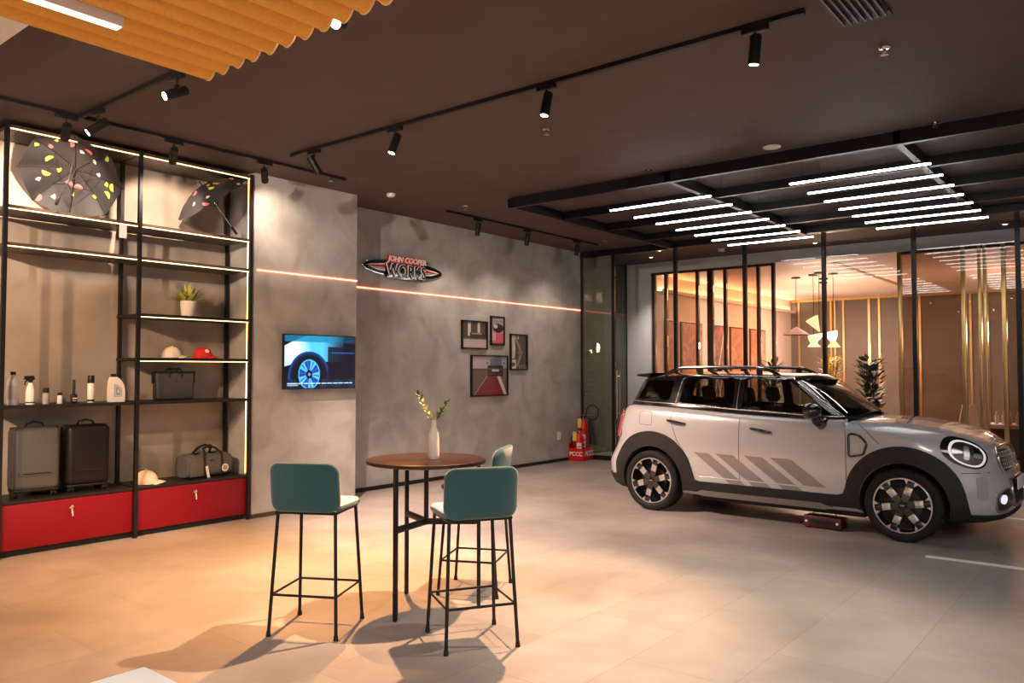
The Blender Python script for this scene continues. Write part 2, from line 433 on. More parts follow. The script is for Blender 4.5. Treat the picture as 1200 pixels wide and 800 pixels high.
WARM = (1, .43, .13); PINK = (1, .74, .56)
# long track over the table
spotlight(-6.31, 4.75, (-5.7, 6.9, 0), 'leftmost spotlight of the long track over the table, near the wall sign', power=1500, col=(1, .68, .54), cone=85, blend=.95)
spotlight(-5.16, 4.75, (-5.6, 3.6, 0), 'second spotlight from the left on the long track over the table', power=1150, col=WARM, cone=80, blend=.8)
spotlight(-3.50, 4.75, (-3.75, 4.0, 0), 'third spotlight from the left on the long track, right above the round table', power=1000, col=(1, .57, .33), cone=72, blend=.6)
spotlight(-1.885, 4.75, (-2.3, 4.9, 0), 'rightmost spotlight of the long track, nearest the air grille', power=420, col=(1, .80, .62), cone=70, blend=.7)
# shelf track
spotlight(-7.05, 2.78, (-8.1, 3.05, 3.15), 'leftmost spotlight before the shelf, hanging over the dark umbrella', 'y', 130, PINK, 80, .5)
spotlight(-7.05, 3.72, (-8.1, 4.15, 3.0), 'spotlight of the shelf track above the middle post of the shelf', 'y', 130, PINK, 70, .5)
spotlight(-7.05, 4.69, (-7.9, 5.35, 3.1), 'rightmost spotlight of the shelf track, turned at the wall edge', 'y', 45, PINK, 70, .9)
# far track
for y, l in ((8.38, 'nearest spotlight of the far short track'), (9.52, 'middle spotlight of the far short track'), (10.86, 'farthest spotlight of the far short track, beside the glass door')):
    spotlight(-7.38, y, (-8.02, y+.25, 1.2), l, 'y', 45, (1, .80, .64), 110, 1)
# cross track
spotlight(-6.71, 2.89, (-7.05, 1.7, 2.6), 'small spotlight at the end of the cross track, left of the orange baffle', 'x', 170, (1, .66, .42), 75, .8)
spotlight(-5.45, 2.89, (-5.5, 1.9, 3.1), 'spotlight of the cross track at the corner of the orange baffle', 'x', 140, (1, .66, .42), 75, .9)
spotlight(-3.62, 2.89, (-1.7, .6, 2.3), 'bright glaring spotlight at the end of the orange baffle, facing the room', 'x', 200, WARM, 80, .8)
# ------------------------------------------------------------------ orange baffle
t = thing('ceiling_baffle', 'orange scalloped felt ceiling baffle with a pale cut edge', 'ceiling baffle', (-4.15, -.6, 3.3))
a = MB(); n = 14; P_ = .147; NS = 26; pts = []
for k in range(NS):
    for j in range(n):
        u = j/n
        pts.append((k*P_+u*P_, -.075*math.sin(PI*u)**.75))
pts.append((NS*P_, 0))
Y1 = 2.95
vs = []; fs = []
for y in (0, Y1):
    for x, z in pts: vs.append((x, y, z))
    for x, z in pts: vs.append((x, y, z+.012))
N_ = len(pts)
for i in range(N_-1):
    fs.append([i, i+1, 2*N_+i+1, 2*N_+i]); fs.append([N_+i, 3*N_+i, 3*N_+i+1, N_+i+1])
a.add(vs, fs, M['felt'])
fs = [[i, N_+i, N_+i+1, i+1] for i in range(N_-1)]+[[2*N_+i, 2*N_+i+1, 3*N_+i+1, 3*N_+i] for i in range(N_-1)]
a.add(vs, fs, M['felt_edge'])
a.build('felt_sheet', t, smooth=50)
a = MB(); a.tube([(x, Y1, z) for x, z in pts], .006, M['felt_edge'], 5); a.build('edge_piping', t)
a = MB()
for x in (.3, 1.8, 3.3):
    for y in (.4, 2.6): a.cyl((x, y, 0), (x, y, CZ-3.32), .0025, M['black'], n=5)
a.build('hanging_wire', t)
t = thing('linear_lamp', 'white linear lamp fixed under the orange baffle near the top left', 'lamp', (-3.68, -.2, 3.2))
a = MB(); a.box((-.03, 0, -.02), (.03, 1.88, .03), M['white_plastic'], bevel=.004); a.build('housing', t)
a = MB(); a.box((-.024, .01, -.026), (.024, 1.87, -.0205), mat('linear_diffuser', (.9, .85, .8), .5, emit=(1, .72, .5), es=1.6)); a.build('diffuser', t, smooth=0)
a = MB()
for y in (.2, 1.6): a.cyl((0, y, .03), (0, y, .09), .004, M['black'], n=6)
a.build('bracket', t)

# ------------------------------------------------------------------ display shelf
sh = thing('display_shelf', 'tall black metal display shelf with warm lit edges along the left wall', 'shelf', (-7.62, 2.53, 0))
Y0 = 2.53
XF_, XB = -7.62, -8.07
def lb(name, lo, hi, m, parent=sh, smooth=0):
    a = MB(); a.box((lo[0]+7.62, lo[1]-Y0, lo[2]), (hi[0]+7.62, hi[1]-Y0, hi[2]), m); return a.build(name, parent, smooth=smooth)
for y in (2.53, 3.69, 4.91):
    lb('post', (-7.635, y-.017, 0), (-7.60, y+.017, 3.735), M['black'])
for y in (2.53, 3.73, 4.91): lb('post', (-8.10, y-.017, 0), (-8.065, y+.017, 3.735), M['black'])
def board(y0, y1, z, lit=True, th=.03):
    o = lb('shelf_board', (-8.10, y0+.018, z-th), (-7.62, y1-.018, z), M['shelf_wood'] if z > 2.2 else M['shelf_black'])
    if lit:
        a = MB(); a.box((-.012, y0+.02-Y0, z-.037), (.0015, y1-.02-Y0, z-.0295), M['led_warm']); a.build('led_strip', o, smooth=0)
    return o
for z in (3.725, 3.03, 2.705):
    board(2.53, 3.69, z); board(3.69, 4.91, z)
board(3.69, 4.91, 2.155); board(3.69, 4.91, 1.725)
board(2.53, 3.69, 1.30, False); board(3.69, 4.91, 1.30, False)
board(2.53, 3.69, .48, False, .025); board(3.69, 4.91, .48, False, .025)
# beams that tie the inner posts
lb('cross_rail', (-8.09, 3.675, 3.70), (-7.62, 3.705, 3.73), M['black'])
for z in (2.14, 1.71): lb('cross_rail', (-8.09, 3.70, z-.012), (-7.62, 3.725, z+.012), M['black'])
for y, zz in ((4.88, .5), ):
    a = MB(); a.box((-.026, y-Y0+.008, .5), (-.020, y-Y0+.012, 3.69), M['led_amber']); a.build('led_strip', sh, smooth=0)
lb('plinth', (-8.10, 2.55, 0), (-7.68, 4.90, .05), M['black_matte'])
for y0, y1, lab in ((2.55, 3.672, 'red lacquered drawer cabinet under the suitcases'), (3.708, 4.892, 'red lacquered drawer cabinet under the duffel bag')):
    c = thing('drawer_cabinet', lab, 'cabinet', (-7.62, (y0+y1)/2, .05), 0, 'red cabinets')
    w = (y1-y0)/2
    a = MB(); a.box((-.44, -w, .0), (-.035, w, .405), M['black_matte']); a.build('body', c, smooth=0)
    a = MB(); a.box((-.03, -w, .012), (-.008, w, .40), M['red_lacquer'], bevel=.003); f = a.build('drawer_front', c)
    a = MB(); a.cyl((-.008, 0, .315), (.004, 0, .315), .013, M['chrome']); a.cyl((.004, 0, .315), (.014, 0, .315), .006, M['chrome'], n=10)
    a.box((.012, -.002, .265), (.016, .012, .322), M['chrome']); a.cyl((.012, .006, .325), (.016, .006, .325), .012, M['chrome'], n=14)
    a.box((.012, .008, .24), (.015, .016, .285), M['white_plastic'])
    a.build('lock', f)
# price card hanging from the second board
t = thing('price_tag', 'small white card hanging from the shelf board below the large umbrella', 'tag', (-7.60, 3.52, 2.88))
a = MB(); a.box((0, -.035, -.02), (.003, .035, .11), M['white_plastic']); a.build('card', t, smooth=0)
a = MB(); a.tube([(.001, 0, .11), (.001, .004, .14)], .001, M['black'], 4)
a.build('thread', t)
tag(t, group='hang tags')

# ---- umbrellas
M['umb'] = mat('umbrella_cloth', (.02, .019, .019), .6)
for nme, c in (('yellow', (.75, .60, .05)), ('pinkred', (.70, .14, .13)), ('offwhite', (.75, .70, .62)), ('lime', (.62, .66, .08))): M['p_'+nme] = mat('patch_'+nme, c, .6)
def umbrella(lab, hub, axis, R, depth, shaft, seed, spin=0):
    t = thing('umbrella', lab, 'umbrella', hub, 0, 'open umbrellas on the top shelf')
    rnd = random.Random(seed)
    q = Vector(axis).normalized().to_track_quat('Z', 'Y').to_matrix().to_4x4() @ Matrix.Rotation(spin, 4, 'Z')
    def P(phi, s, off=0):
        seg = (phi/(PI/4)) % 1; sc = 1-.07*math.sin(PI*seg)*s*s
        r = R*s*sc
        return q @ Vector((r*math.cos(phi), r*math.sin(phi), -depth*s**2-.015*math.sin(PI*seg)*s+off))
    a = MB(); nu, nv = 64, 14
    vs = [P(2*PI*i/nu, max(.001, j/nv)) for j in range(nv+1) for i in range(nu)]
    a.add(vs, [[j*nu+i, j*nu+(i+1) % nu, (j+1)*nu+(i+1) % nu, (j+1)*nu+i] for j in range(nv) for i in range(nu)], M['umb'])
    pm = [M['p_yellow'], M['p_pinkred'], M['p_offwhite'], M['p_lime']]
    for k in range(22):
        phi = 2*PI*k/22*3.0+rnd.uniform(-.2, .2); s0 = .35+.58*((k*.618) % 1); ang = rnd.uniform(0, 6.28); m1 = pm[k % 4]; sz = .038*R/.42
        sweep = PI if k % 2 else PI/2.2
        for off in (.0035, -.0035):
            cpts = []
            ctr = P(phi, s0, off)
            e1 = (P(phi+.02, s0)-P(phi, s0)).normalized(); e2 = (P(phi, s0+.02)-P(phi, s0)).normalized()
            vs = [ctr]+[ctr+(e1*math.cos(ang+sweep*j/8)+e2*math.sin(ang+sweep*j/8))*sz for j in range(9)]
            a.add(vs, [[0, j+1, j+2] for j in range(8)], m1)
    a.build('canopy', t, fix=False)
    for k in range(8):
        a = MB(); ph = PI/4*k
        a.tube([P(ph, s, -.006) for s in (.02, .25, .5, .75, .985)], .0028, M['black'], 5)
        a.tube([q @ Vector((0, 0, -.30*shaft/.6)), P(ph, .52, -.012)], .0022, M['black'], 5)
        a.ball(P(ph, 1.0, -.003), .006, M['black'], u=6, v=4)
        a.build('rib', t)
    a = MB(); a.cyl(q @ Vector((0, 0, .05)), q @ Vector((0, 0, -shaft)), .0055, M['chrome'], n=10); a.cyl(q @ Vector((0, 0, .0)), q @ Vector((0, 0, .055)), .006, M['black'], n=8); a.build('shaft', t)
    a = MB(); a.lathe([(0, -shaft-.09), (.013, -shaft-.085), (.015, -shaft-.04), (.010, -shaft+.01), (0, -shaft+.012)], M['black'], M=q, n=14); a.build('handle', t)
    return t
umbrella('large open dark umbrella with coloured sector patches, seen from inside, left of the two', (-7.90, 3.205, 3.50), (-.62, .47, .62), .44, .17, .62, 3, .2)
umbrella('open dark umbrella seen edge-on, right of the two', (-7.74, 4.40, 3.545), (-.10, -.62, .78), .42, .17, .52, 9, .1)

# ---- bottles on the middle board (z 1.30)
def bottle(lab, y, parts, x=-7.74):
    t = thing('bottle', lab, 'bottle', (x, y, 1.30), 0, 'car care bottles on the black board')
    for nm, fn in parts:
        a = MB(); fn(a); a.build(nm, t)
    return t
wp = mat('bottle_white', (.80, .74, .70), .35); gp = mat('bottle_grey', (.35, .35, .36), .35); cl = mat('bottle_translucent', (.62, .60, .58), .2, Alpha=.75); lbg = mat('label_grey', (.33, .32, .33), .5)
bottle('tall translucent bottle with a black cap, leftmost on the black board', 2.66, [
    ('body', lambda a: a.lathe([(0, 0), (.045, 0), (.048, .01), (.048, .19), (.042, .22), (.018, .255), (.016, .262), (0, .262)], cl)),
    ('label', lambda a: a.lathe([(.0486, .05), (.0486, .17)], lbg, a0=-1.9, a1=.4)),
    ('cap', lambda a: a.lathe([(0, .29), (.02, .29), (.021, .262), (0, .262)], M['black']))])
def trig(a):
    a.cyl((0, 0, .19), (0, 0, .215), .016, M['black'], n=12)
    a.prism([(-.052, .222), (-.045, .252), (.02, .256), (.034, .225), (.016, .212), (-.015, .212)], 0, -.013, .013, M['black'])
    a.tube([(0, -.022, .218), (0, -.042, .20), (0, -.046, .172)], .006, M['black'], 6)
bottle('white spray bottle with a black trigger head on the black board', 2.80, [
    ('body', lambda a: a.lathe([(0, 0), (.036, 0), (.038, .008), (.038, .11), (.033, .145), (.018, .18), (.016, .192), (0, .192)], wp)),
    ('label', lambda a: a.lathe([(.0386, .012), (.0386, .024)], M['black_matte'])),
    ('trigger', trig)])
bottle('short grey bottle with a black cap beside the white spray bottle', 2.918+.01, [
    ('body', lambda a: a.lathe([(0, 0), (.026, 0), (.028, .005), (.028, .095), (.022, .10), (0, .10)], gp)),
    ('cap', lambda a: a.lathe([(0, .145), (.024, .145), (.025, .10), (0, .10)], M['black']))])
bottle('smallest white bottle with a black cap on the black board', 3.045, [
    ('body', lambda a: a.lathe([(0, 0), (.020, 0), (.022, .004), (.022, .07), (.018, .075), (0, .075)], wp)),
    ('cap', lambda a: a.lathe([(0, .10), (.019, .10), (.020, .075), (0, .075)], M['black']))])
def brush(a):
    a.box((-.018, -.026, 0), (.018, .026, .085), M['black_gloss'], bevel=.006)
bottle('black square bottle with a long black neck on the black board', 3.165, [
    ('body', brush), ('label', lambda a: (a.box((.0185, -.02, .04), (.0192, .02, .05), wp), a.box((.0185, -.02, .02), (.0192, .012, .026), wp))),
    ('cap', lambda a: a.cyl((0, 0, .085), (0, 0, .215), .015, M['black_gloss'], .011))])
bottle('tall slim white can with a black cap on the black board', 3.315, [
    ('body', lambda a: a.lathe([(0, 0), (.028, 0), (.030, .004), (.030, .175), (.025, .182), (0, .182)], wp)),
    ('label', lambda a: a.lathe([(.0306, .012), (.0306, .03)], M['black_matte'])),
    ('cap', lambda a: a.lathe([(0, .255), (.026, .255), (.029, .25), (.029, .182), (0, .182)], M['black']))])
def jug(a):
    a.prism([(-.065, 0), (.07, 0), (.075, .01), (.075, .10), (.066, .16), (.03, .215), (.0, .238), (-.05, .238), (-.064, .20), (-.07, .1), (-.07, .01)], 0, -.03, .03, wp)
bottle('white flat jug with a slanted shoulder and grey label on the black board', 3.545, [
    ('body', jug), ('label', lambda a: (a.prism([(-.03, .05), (.045, .05), (.045, .13), (.0, .165), (-.03, .165)], 0, .0303, .0312, lbg), a.prism([(-.022, .058), (.037, .058), (.037, .125), (.0, .155), (-.022, .155)], 0, .0313, .0318, M['white_plastic']),
      a.prism([(-.018, .063), (.032, .063), (.032, .12), (.0, .15), (-.018, .15)], 0, .0319, .0324, lbg), a.prism([(.0, .09), (.016, .09), (.012, .13)], 0, .0325, .033, M['white_plastic']))),
    ('cap', lambda a: a.cyl((0, -.025, .238), (0, -.025, .268), .022, M['black']))])

# ---- suitcases
def suitcase(lab, y, rot, shell, w=.38, d=.23, h=.56):
    t = thing('suitcase', lab, 'suitcase', (-7.84, y, .48), rot, 'cabin suitcases')
    m = shell
    a = MB(); a.box((-d/2, -w/2, .055), (d/2, w/2, .055+h), m, bevel=.05, seg=5); a.build('shell', t, smooth=60)
    a = MB(); a.box((-.004, -w/2-.002, .058), (.004, w/2+.002, .055+h+.002), M['black'], bevel=.003); a.build('zip', t)
    a = MB(); a.tube([(d/2+.001, -w*.36, .22), (d/2+.004, -w*.33, .195), (d/2+.004, w*.30, .195), (d/2+.001, w*.38, .215)], .006, m, 8)
    a.box((d/2-.004, -w*.26, .203), (d/2+.004, w*.30, .213), M['black']); a.build('pocket_seam', t)
    a = MB(); a.tube([(0, -.075, .055+h-.005), (0, -.06, .055+h+.03), (0, 0, .055+h+.045), (0, .06, .055+h+.03), (0, .075, .055+h-.005)], .009, M['black'], 8, sx=1.6, up=(1, 0, 0)); a.build('handle', t)
    a = MB(); a.box((-d/2+.01, -w/2+.01, .045), (d/2-.01, w/2-.01, .07), M['black'], bevel=.01); a.build('base', t)
    for sx in (-1, 1):
        for sy in (-1, 1):
            a = MB(); c = (sx*(d/2-.035), sy*(w/2-.045), .026)
            for q in (-.014, .014): a.cyl((c[0]-.008, c[1]+q-.007, c[2]), (c[0]-.008, c[1]+q+.007, c[2]), .026, M['rubber'], n=18)
            a.box((c[0]-.02, c[1]-.006, c[2]), (c[0]+.012, c[1]+.006, c[2]+.035), M['black'])
            a.build('wheel', t)
suitcase('grey hard-shell cabin suitcase standing on the red cabinet', 2.875, R_(-9), mat('grey_shell', (.06, .056, .05), .5))
suitcase('black hard-shell cabin suitcase standing right of the grey one', 3.315, R_(-4), mat('black_shell', (.009, .007, .0065), .42, Specular_IOR_Level=.25))

# ---- leather briefcase on z 1.30
M['leather'] = noisy('grey_leather', (.045, .04, .037), (.06, .053, .05), 40, .5, 4, bump=.2)
t = thing('briefcase', 'grey leather briefcase with two short handles on the black board', 'bag', (-7.84, 4.175, 1.30), R_(4))
a = MB(); a.box((-.06, -.205, 0), (.06, .205, .285), M['leather'], bevel=.03, seg=3)
for v in a.bm.verts:
    k = v.co.z/.285; v.co.y *= 1-.04*(1-k)*0+.06*k; v.co.x *= 1-.45*k
a.build('body', t, smooth=60)
a = MB(); a.box((-.045, -.215, .282), (.045, .215, .292), M['black'], bevel=.004)
a.box((-.02, -.235, .17), (.02, -.215, .292), M['black'], bevel=.006); a.box((-.02, .213, .17), (.02, .235, .292), M['black'], bevel=.006); a.build('zip_flap', t)
for s_ in (-1, 1):
    a = MB(); a.tube([(s_*.036, -.07, .22), (s_*.04, -.07, .285), (s_*.03, -.05, .315), (s_*.03, .05, .315), (s_*.04, .07, .285), (s_*.036, .07, .22)], .005, M['black_matte'], 6, sx=2.4, up=(0, 1, 0)); a.build('handle', t)
a = MB(); a.box((.058, -.012, .19), (.0605, .012, .20), M['black']); a.build('badge', t)

# ---- duffel bag
M['canvas'] = noisy('grey_canvas', (.085, .078, .072), (.12, .11, .10), 90, .9, 3)
t = thing('duffel_bag', 'grey canvas duffel bag with black handles and hang tags on the cabinet top', 'bag', (-7.86, 4.54, .48), R_(5))
a = MB()
def duf(u, v):
    y = (u-.5)*.54; ang = v*2*PI; w = 1-.10*(2*u-1)**4
    cx, cz = math.cos(ang), math.sin(ang); k = (abs(cx)**4+abs(cz)**4)**-.25
    sag = .012*math.sin(u*17)*max(0, cz)
    return Vector((cx*k*.115*w, y, .125+cz*k*.122*w+sag))
a.grid(24, 28, duf, M['canvas'])
for e in (0, 1): a.add([duf(e, j/28) for j in range(28)], [list(range(28))], M['canvas'])
a.build('body', t, smooth=60)
a = MB(); a.box((.108, -.25, .02), (.124, -.09, .17), M['canvas'], bevel=.01); a.build('side_pocket', t)
for s_ in (-1, 1):
    a = MB(); a.tube([(s_*.119, -.08, .02), (s_*.121, -.08, .14), (s_*.112, -.075, .235), (s_*.05, -.05, .30), (s_*.04, .03, .33), (s_*.05, .11, .285), (s_*.112, .13, .235), (s_*.121, .135, .14), (s_*.119, .135, .02)], .005, M['black_matte'], 6, sx=3.2, up=(0, 1, 0)); a.build('handle', t)
a = MB(); a.box((-.02, -.2, .245), (.02, .2, .252), M['black']); a.box((.12, -.02, .17), (.1235, .03, .18), M['black']); a.build('zip', t)
for nm, fn in (('paper_tag', lambda a: a.box((.126, -.03, -.005), (.129, .0, .13), M['white_plastic'], M=Matrix.Rotation(R_(12), 4, 'X') @ Matrix.Translation((0, -.02, 0)))),
               ('round_tag', lambda a: (a.cyl((.122, .165, .085), (.127, .165, .085), .042, M['white_plastic'], n=24), a.cyl((.1265, .165, .085), (.1285, .165, .085), .026, lbg, n=20)))):
    a = MB(); fn(a); a.build(nm, t)

# ---- caps
def cap(lab, x, y, z, rot, m, badge=None, sc=1.0):
    t = thing('baseball_cap', lab, 'cap', (x, y, z), rot, 'caps on the shelf')
    a = MB()
    def crown(u, v):
        ph = u*2*PI; el = v*PI/2
        return Vector((.085*math.cos(ph)*math.cos(el), .10*math.sin(ph)*math.cos(el)+.0, .004+.115*math.sin(el)**.85))*sc
    a.grid(32, 10, crown, m); a.ball((0, 0, .12*sc), .008, m, u=8, v=6); a.build('crown', t, smooth=60)
    a = MB()
    def brim(u, v, off=0):
        ph = R_(-62)+R_(124)*u+PI/2
        r0 = Vector((.085*math.cos(ph), .10*math.sin(ph), 0)); ln = .058*v*math.sin(PI*(.12+.76*u))
        p = r0+Vector((0, 1, 0))*ln
        return Vector((p.x, p.y, .014+.020*math.cos((u-.5)*PI)*(1)-.018*v+off))*sc
    a.grid(18, 4, brim, m); a.grid(18, 4, lambda u, v: brim(u, v, -.004), M['black_matte']); a.build('brim', t, smooth=60, fix=False)
    a = MB(); a.tube([Vector((.086*math.cos(p_), .101*math.sin(p_), .006))*sc for p_ in [R_(40)+R_(100)*k/10 for k in range(11)]], .003, M['black_matte'], 5); a.build('sweatband', t)
    if badge:
        a = MB(); a.ball(Vector((.052, .045, .075))*sc, .024*sc, badge, (1, 1, .9), u=12, v=8); a.build('badge', t)
cap('cream baseball cap on the lit board beside the red cap', -7.80, 4.13, 1.726, R_(-25), M['cream'])
cap('red baseball cap with a white round badge', -7.80, 4.47, 1.726, R_(-35), mat('red_fabric', (.62, .015, .012), .8), M['white_plastic'])
cap('cream baseball cap on the black cabinet top beside the duffel bag', -7.76, 3.86, .481, R_(-25), mat('pale_pink_fabric', (.76, .60, .47), .85), None, 1.15)

# ---- potted plant on z 2.155
def leafblade(a, base, d, L_, w, m, droop=.5, n=6):
    d = Vector(d).normalized(); side = d.cross(Vector((0, 0, 1)))
    side = side.normalized() if side.length > .05 else Vector((1, 0, 0))
    vs = []; p = Vector(base); dd = d.copy()
    for i in range(n+1):
        k = i/n; ww = w*math.sin(PI*(.12+.88*k)**.8)*(1 if k < 1 else 0)
        up = side.cross(dd)
        vs += [p-side*ww, p+up*(-.25*ww), p+side*ww]
        p = p+dd*(L_/n); dd = (dd-Vector((0, 0, droop*L_/n*2))).normalized()
    fs = []
    for i in range(n):
        for q in (0, 1): fs.append([i*3+q, i*3+q+1, i*3+q+4, i*3+q+3])
    a.add(vs, fs, m)
t = thing('potted_plant', 'small yellow-green leafy plant in a white ribbed pot on the shelf', 'plant', (-7.80, 4.295, 2.155))
a = MB()
a.lathe([(0, 0), (.055, 0), (.066, .02), (.076, .15), (.079, .155), (.079, .165), (.070, .165), (.068, .14), (0, .14)], M['ceramic']); a.build('pot', t)
a = MB(); a.lathe([(0, .143), (.068, .143)], M['soil']); a.build('soil', t)
a = MB(); rnd = random.Random(5)
for k in range(80):
    ph = k*2.4; el = R_(rnd.uniform(15, 80))
    d = (math.cos(ph)*math.cos(el), math.sin(ph)*math.cos(el), math.sin(el))
    leafblade(a, (.02*math.cos(ph), .02*math.sin(ph), .15), d, rnd.uniform(.13, .225), rnd.uniform(.013, .021), M['leaf_yellow'] if k % 3 else M['leaf'], .9)
a.build('foliage', t, smooth=60, fix=False)

# ------------------------------------------------------------------ wall things
# television
t = thing('television', 'wall-mounted television showing a blue-lit car wheel', 'television', (-7.545, 5.795, 1.70))
a = MB(); a.box((-.02, -.512, -.312), (.012, .512, .312), M['black'], bevel=.004); a.box((-.07, -.15, -.12), (-.02, .15, .12), M['black']); a.build('casing', t)
def tvimg(s, u):
    # s: left-right, u: bottom-top
    asp = 1.64; x = s*asp; y = u
    c = [.01, .02, .06]
    def mix(c, d, k): k = max(0, min(1, k)); return [c[i]*(1-k)+d[i]*k for i in range(3)]
    # bodywork, bright blue-white, above the arch
    top = .98-.10*(x/1.2)**2
    cx, cy = .55, .22
    r = math.hypot(x-cx, (y-cy)*.98)
    w_ = max(0, math.sin(x*3.6+.2+y)); body = [.30+.55*w_, .70+.25*w_, .88+.1*w_]
    edge = .62+.30*math.sin(min(x, 1.1)*1.5)
    if y > .50-.25*max(0, .35-x) and x < 1.36 and y < edge+.18: c = mix(c, body, 1.5-1.0*max(0, x-.55)*1.6)
    if y > .88: c = mix(c, [.05, .45, .60], .8 if x < 1 else .4)
    if r < .47: c = mix(c, [.03, .22, .50], 1)
    if r < .43: c = [.02, .09, .25]
    if r < .40: c = [.01, .03, .10]
    if x > .98 and y < .80: c = mix(c, [.01, .03, .10], .8)
    if .66 < y < .70 and x > 1.05: c = mix(c, [.1, .45, .8], .8*(1-abs(y-.68)/.02))
    if y < .16 and r > .3: c = mix([.02, .06, .14], [.05, .25, .4], math.sin(x*9)**2*.5)
    rr = math.hypot((x-.55)/.86, y-.26)
    if rr < .285:
        c = [.25, .70, .92] if rr > .262 else [.04, .22, .55]
        a_ = math.atan2(y-.26, (x-.55)/.86)
        if rr < .26 and math.cos(a_*5+.6) > .1: c = [.35, .72, .95]
        if rr < .26 and math.cos(a_*10+1.2) > .75: c = [.10, .35, .75]
        if rr < .085: c = [.01, .03, .08]
        if rr < .03: c = [.3, .6, .9]
    if .075 < y < .10 and x > .06 and x < 1.58: c = [.75, .85, .9] if x < .28 or int(x*37) % 5 else [.35, .5, .6]
    if .045 < y < .065 and .06 < x < .30: c = [.6, .7, .8]
    return c
picture('screen', 1.0, .60, 200, 120, tvimg, attr_mat('tv_picture', 1.15), t, Matrix.Translation((.0135, 0, 0)) @ WALLM)
# framed pictures
def frame(lab, y0, y1, z0, z1, fn, nx=60, ny=60):
    w, h = y1-y0, z1-z0
    t = thing('picture_frame', lab, 'picture', (-8.16, (y0+y1)/2, (z0+z1)/2), 0, 'framed pictures on the concrete wall')
    a = MB(); b_ = .022
    a.box((0, -w/2, -h/2), (.035, -w/2+b_, h/2), M['black']); a.box((0, w/2-b_, -h/2), (.035, w/2, h/2), M['black'])
    a.box((0, -w/2, -h/2), (.035, w/2, -h/2+b_), M['black']); a.box((0, -w/2, h/2-b_), (.035, w/2, h/2), M['black']); a.box((0, -w/2, -h/2), (.01, w/2, h/2), M['black'])
    a.build('frame', t, smooth=0)
    picture('print', w-.03, h-.03, nx, ny, fn, bpy.data.materials.get('print_ink') or attr_mat('print_ink', 0, .35), t, Matrix.Translation((.016, 0, 0)) @ WALLM)
def im1(s, u):
    c = (.72, .68, .67) if u < .36 else (.22, .19, .19)
    if u > .36 and (.22 < s < .34 or .62 < s < .72) and u > .45: c = (.75, .72, .70)
    if .36 < u < .60 and .30 < s < .95: c = (.10, .09, .10)
    if .52 < u < .58 and .38 < s < .8: c = (.55, .5, .52)
    if u < .30 and int(u*26) % 2 == 0: c = (.62, .58, .58)
    if .3 < u < .36: c = (.5, .46, .46)
    return c
def im2(s, u):
    c = (.70, .62, .66)
    if u > .45: c = (.60, .55, .60)
    if ((s-.55)/.42)**2+((u-.60)/.17)**2 < 1: c = (.10, .08, .10)
    if ((s-.35)/.16)**2+((u-.66)/.07)**2 < 1: c = (.75, .70, .75)
    if u > .82: c = (.52, .48, .55) if u < .9 else (.70, .66, .72)
    if u < .42: c = (.78, .35, .42) if s > .35 or u < .15 else (.80, .60, .64)
    if u < .06: c = (.45, .08, .12)
    return c
def im3(s, u):
    c = (.13, .12, .12)
    if u > .72: c = (.10, .09, .09)
    if abs(s-(.25+.35*math.sin(u*3.4))) < .07: c = (.42, .40, .42)
    if s < .30-.22*abs(u-.6) and u > .3: c = (.68, .65, .63)
    if s < .32 and u < .28: c = (.70, .66, .64) if (math.hypot((s-.15)*.5, u-.14) > .06) else (.2, .19, .19)
    if u < .12 and s > .5: c = (.45, .43, .42) if int(s*14) % 2 else (.15, .14, .14)
    if math.hypot((s-.6)*.5, u-.48) < .08: c = (.35, .33, .36)
    if u > .88 and .2 < s < .55: c = (.6, .58, .56) if int(s*12) % 2 else c
    return c
def im4(s, u):
    if u > .68: c = (.72-.2*(s), .66-.12*s, .70-.12*s)
    elif u > .64: c = (.30, .27, .27)
    else: c = (.36, .32, .30)
    if u < .50:
        l = .05+.75*u; r = .95-.35*u
        if l < s < r: c = (.48, .14, .19) if (s-l) > .02 and (r-s) > .02 else (.75, .6, .62)
        if s > .92-.45*u and s < 1.0-.42*u and u > .02: c = (.80, .74, .74)
    if .44 < s < .88 and .48 < u < .76: c = (.09, .08, .09)
    if .50 < s < .84 and .76 <= u < .93: c = (.36, .38, .45)
    if .56 < s < .76 and .60 < u < .66: c = (.70, .68, .72)
    if .46 < s < .86 and u < .56 and u > .53: c = (.25, .22, .24)
    if (.40 < s < .46 or .88 < s < .93) and .80 < u < .84: c = (.1, .1, .1)
    if .48 < s < .86 and .66 < u < .68: c = (.35, .33, .36)
    return c
frame('framed black and white photo of an open car, upper left of the four', 8.876, 9.47, 1.93, 2.37, im1)
frame('narrow framed photo with a pink foreground, topmost of the four', 9.553, 9.893, 2.0, 2.465, im2)
frame('tall narrow framed dark engine photo, rightmost of the four', 10.046, 10.50, 1.607, 2.20, im3)
frame('largest framed photo of a car on a red road, lowest of the four', 9.09, 9.98, 1.196, 1.842, im4, 90, 90)

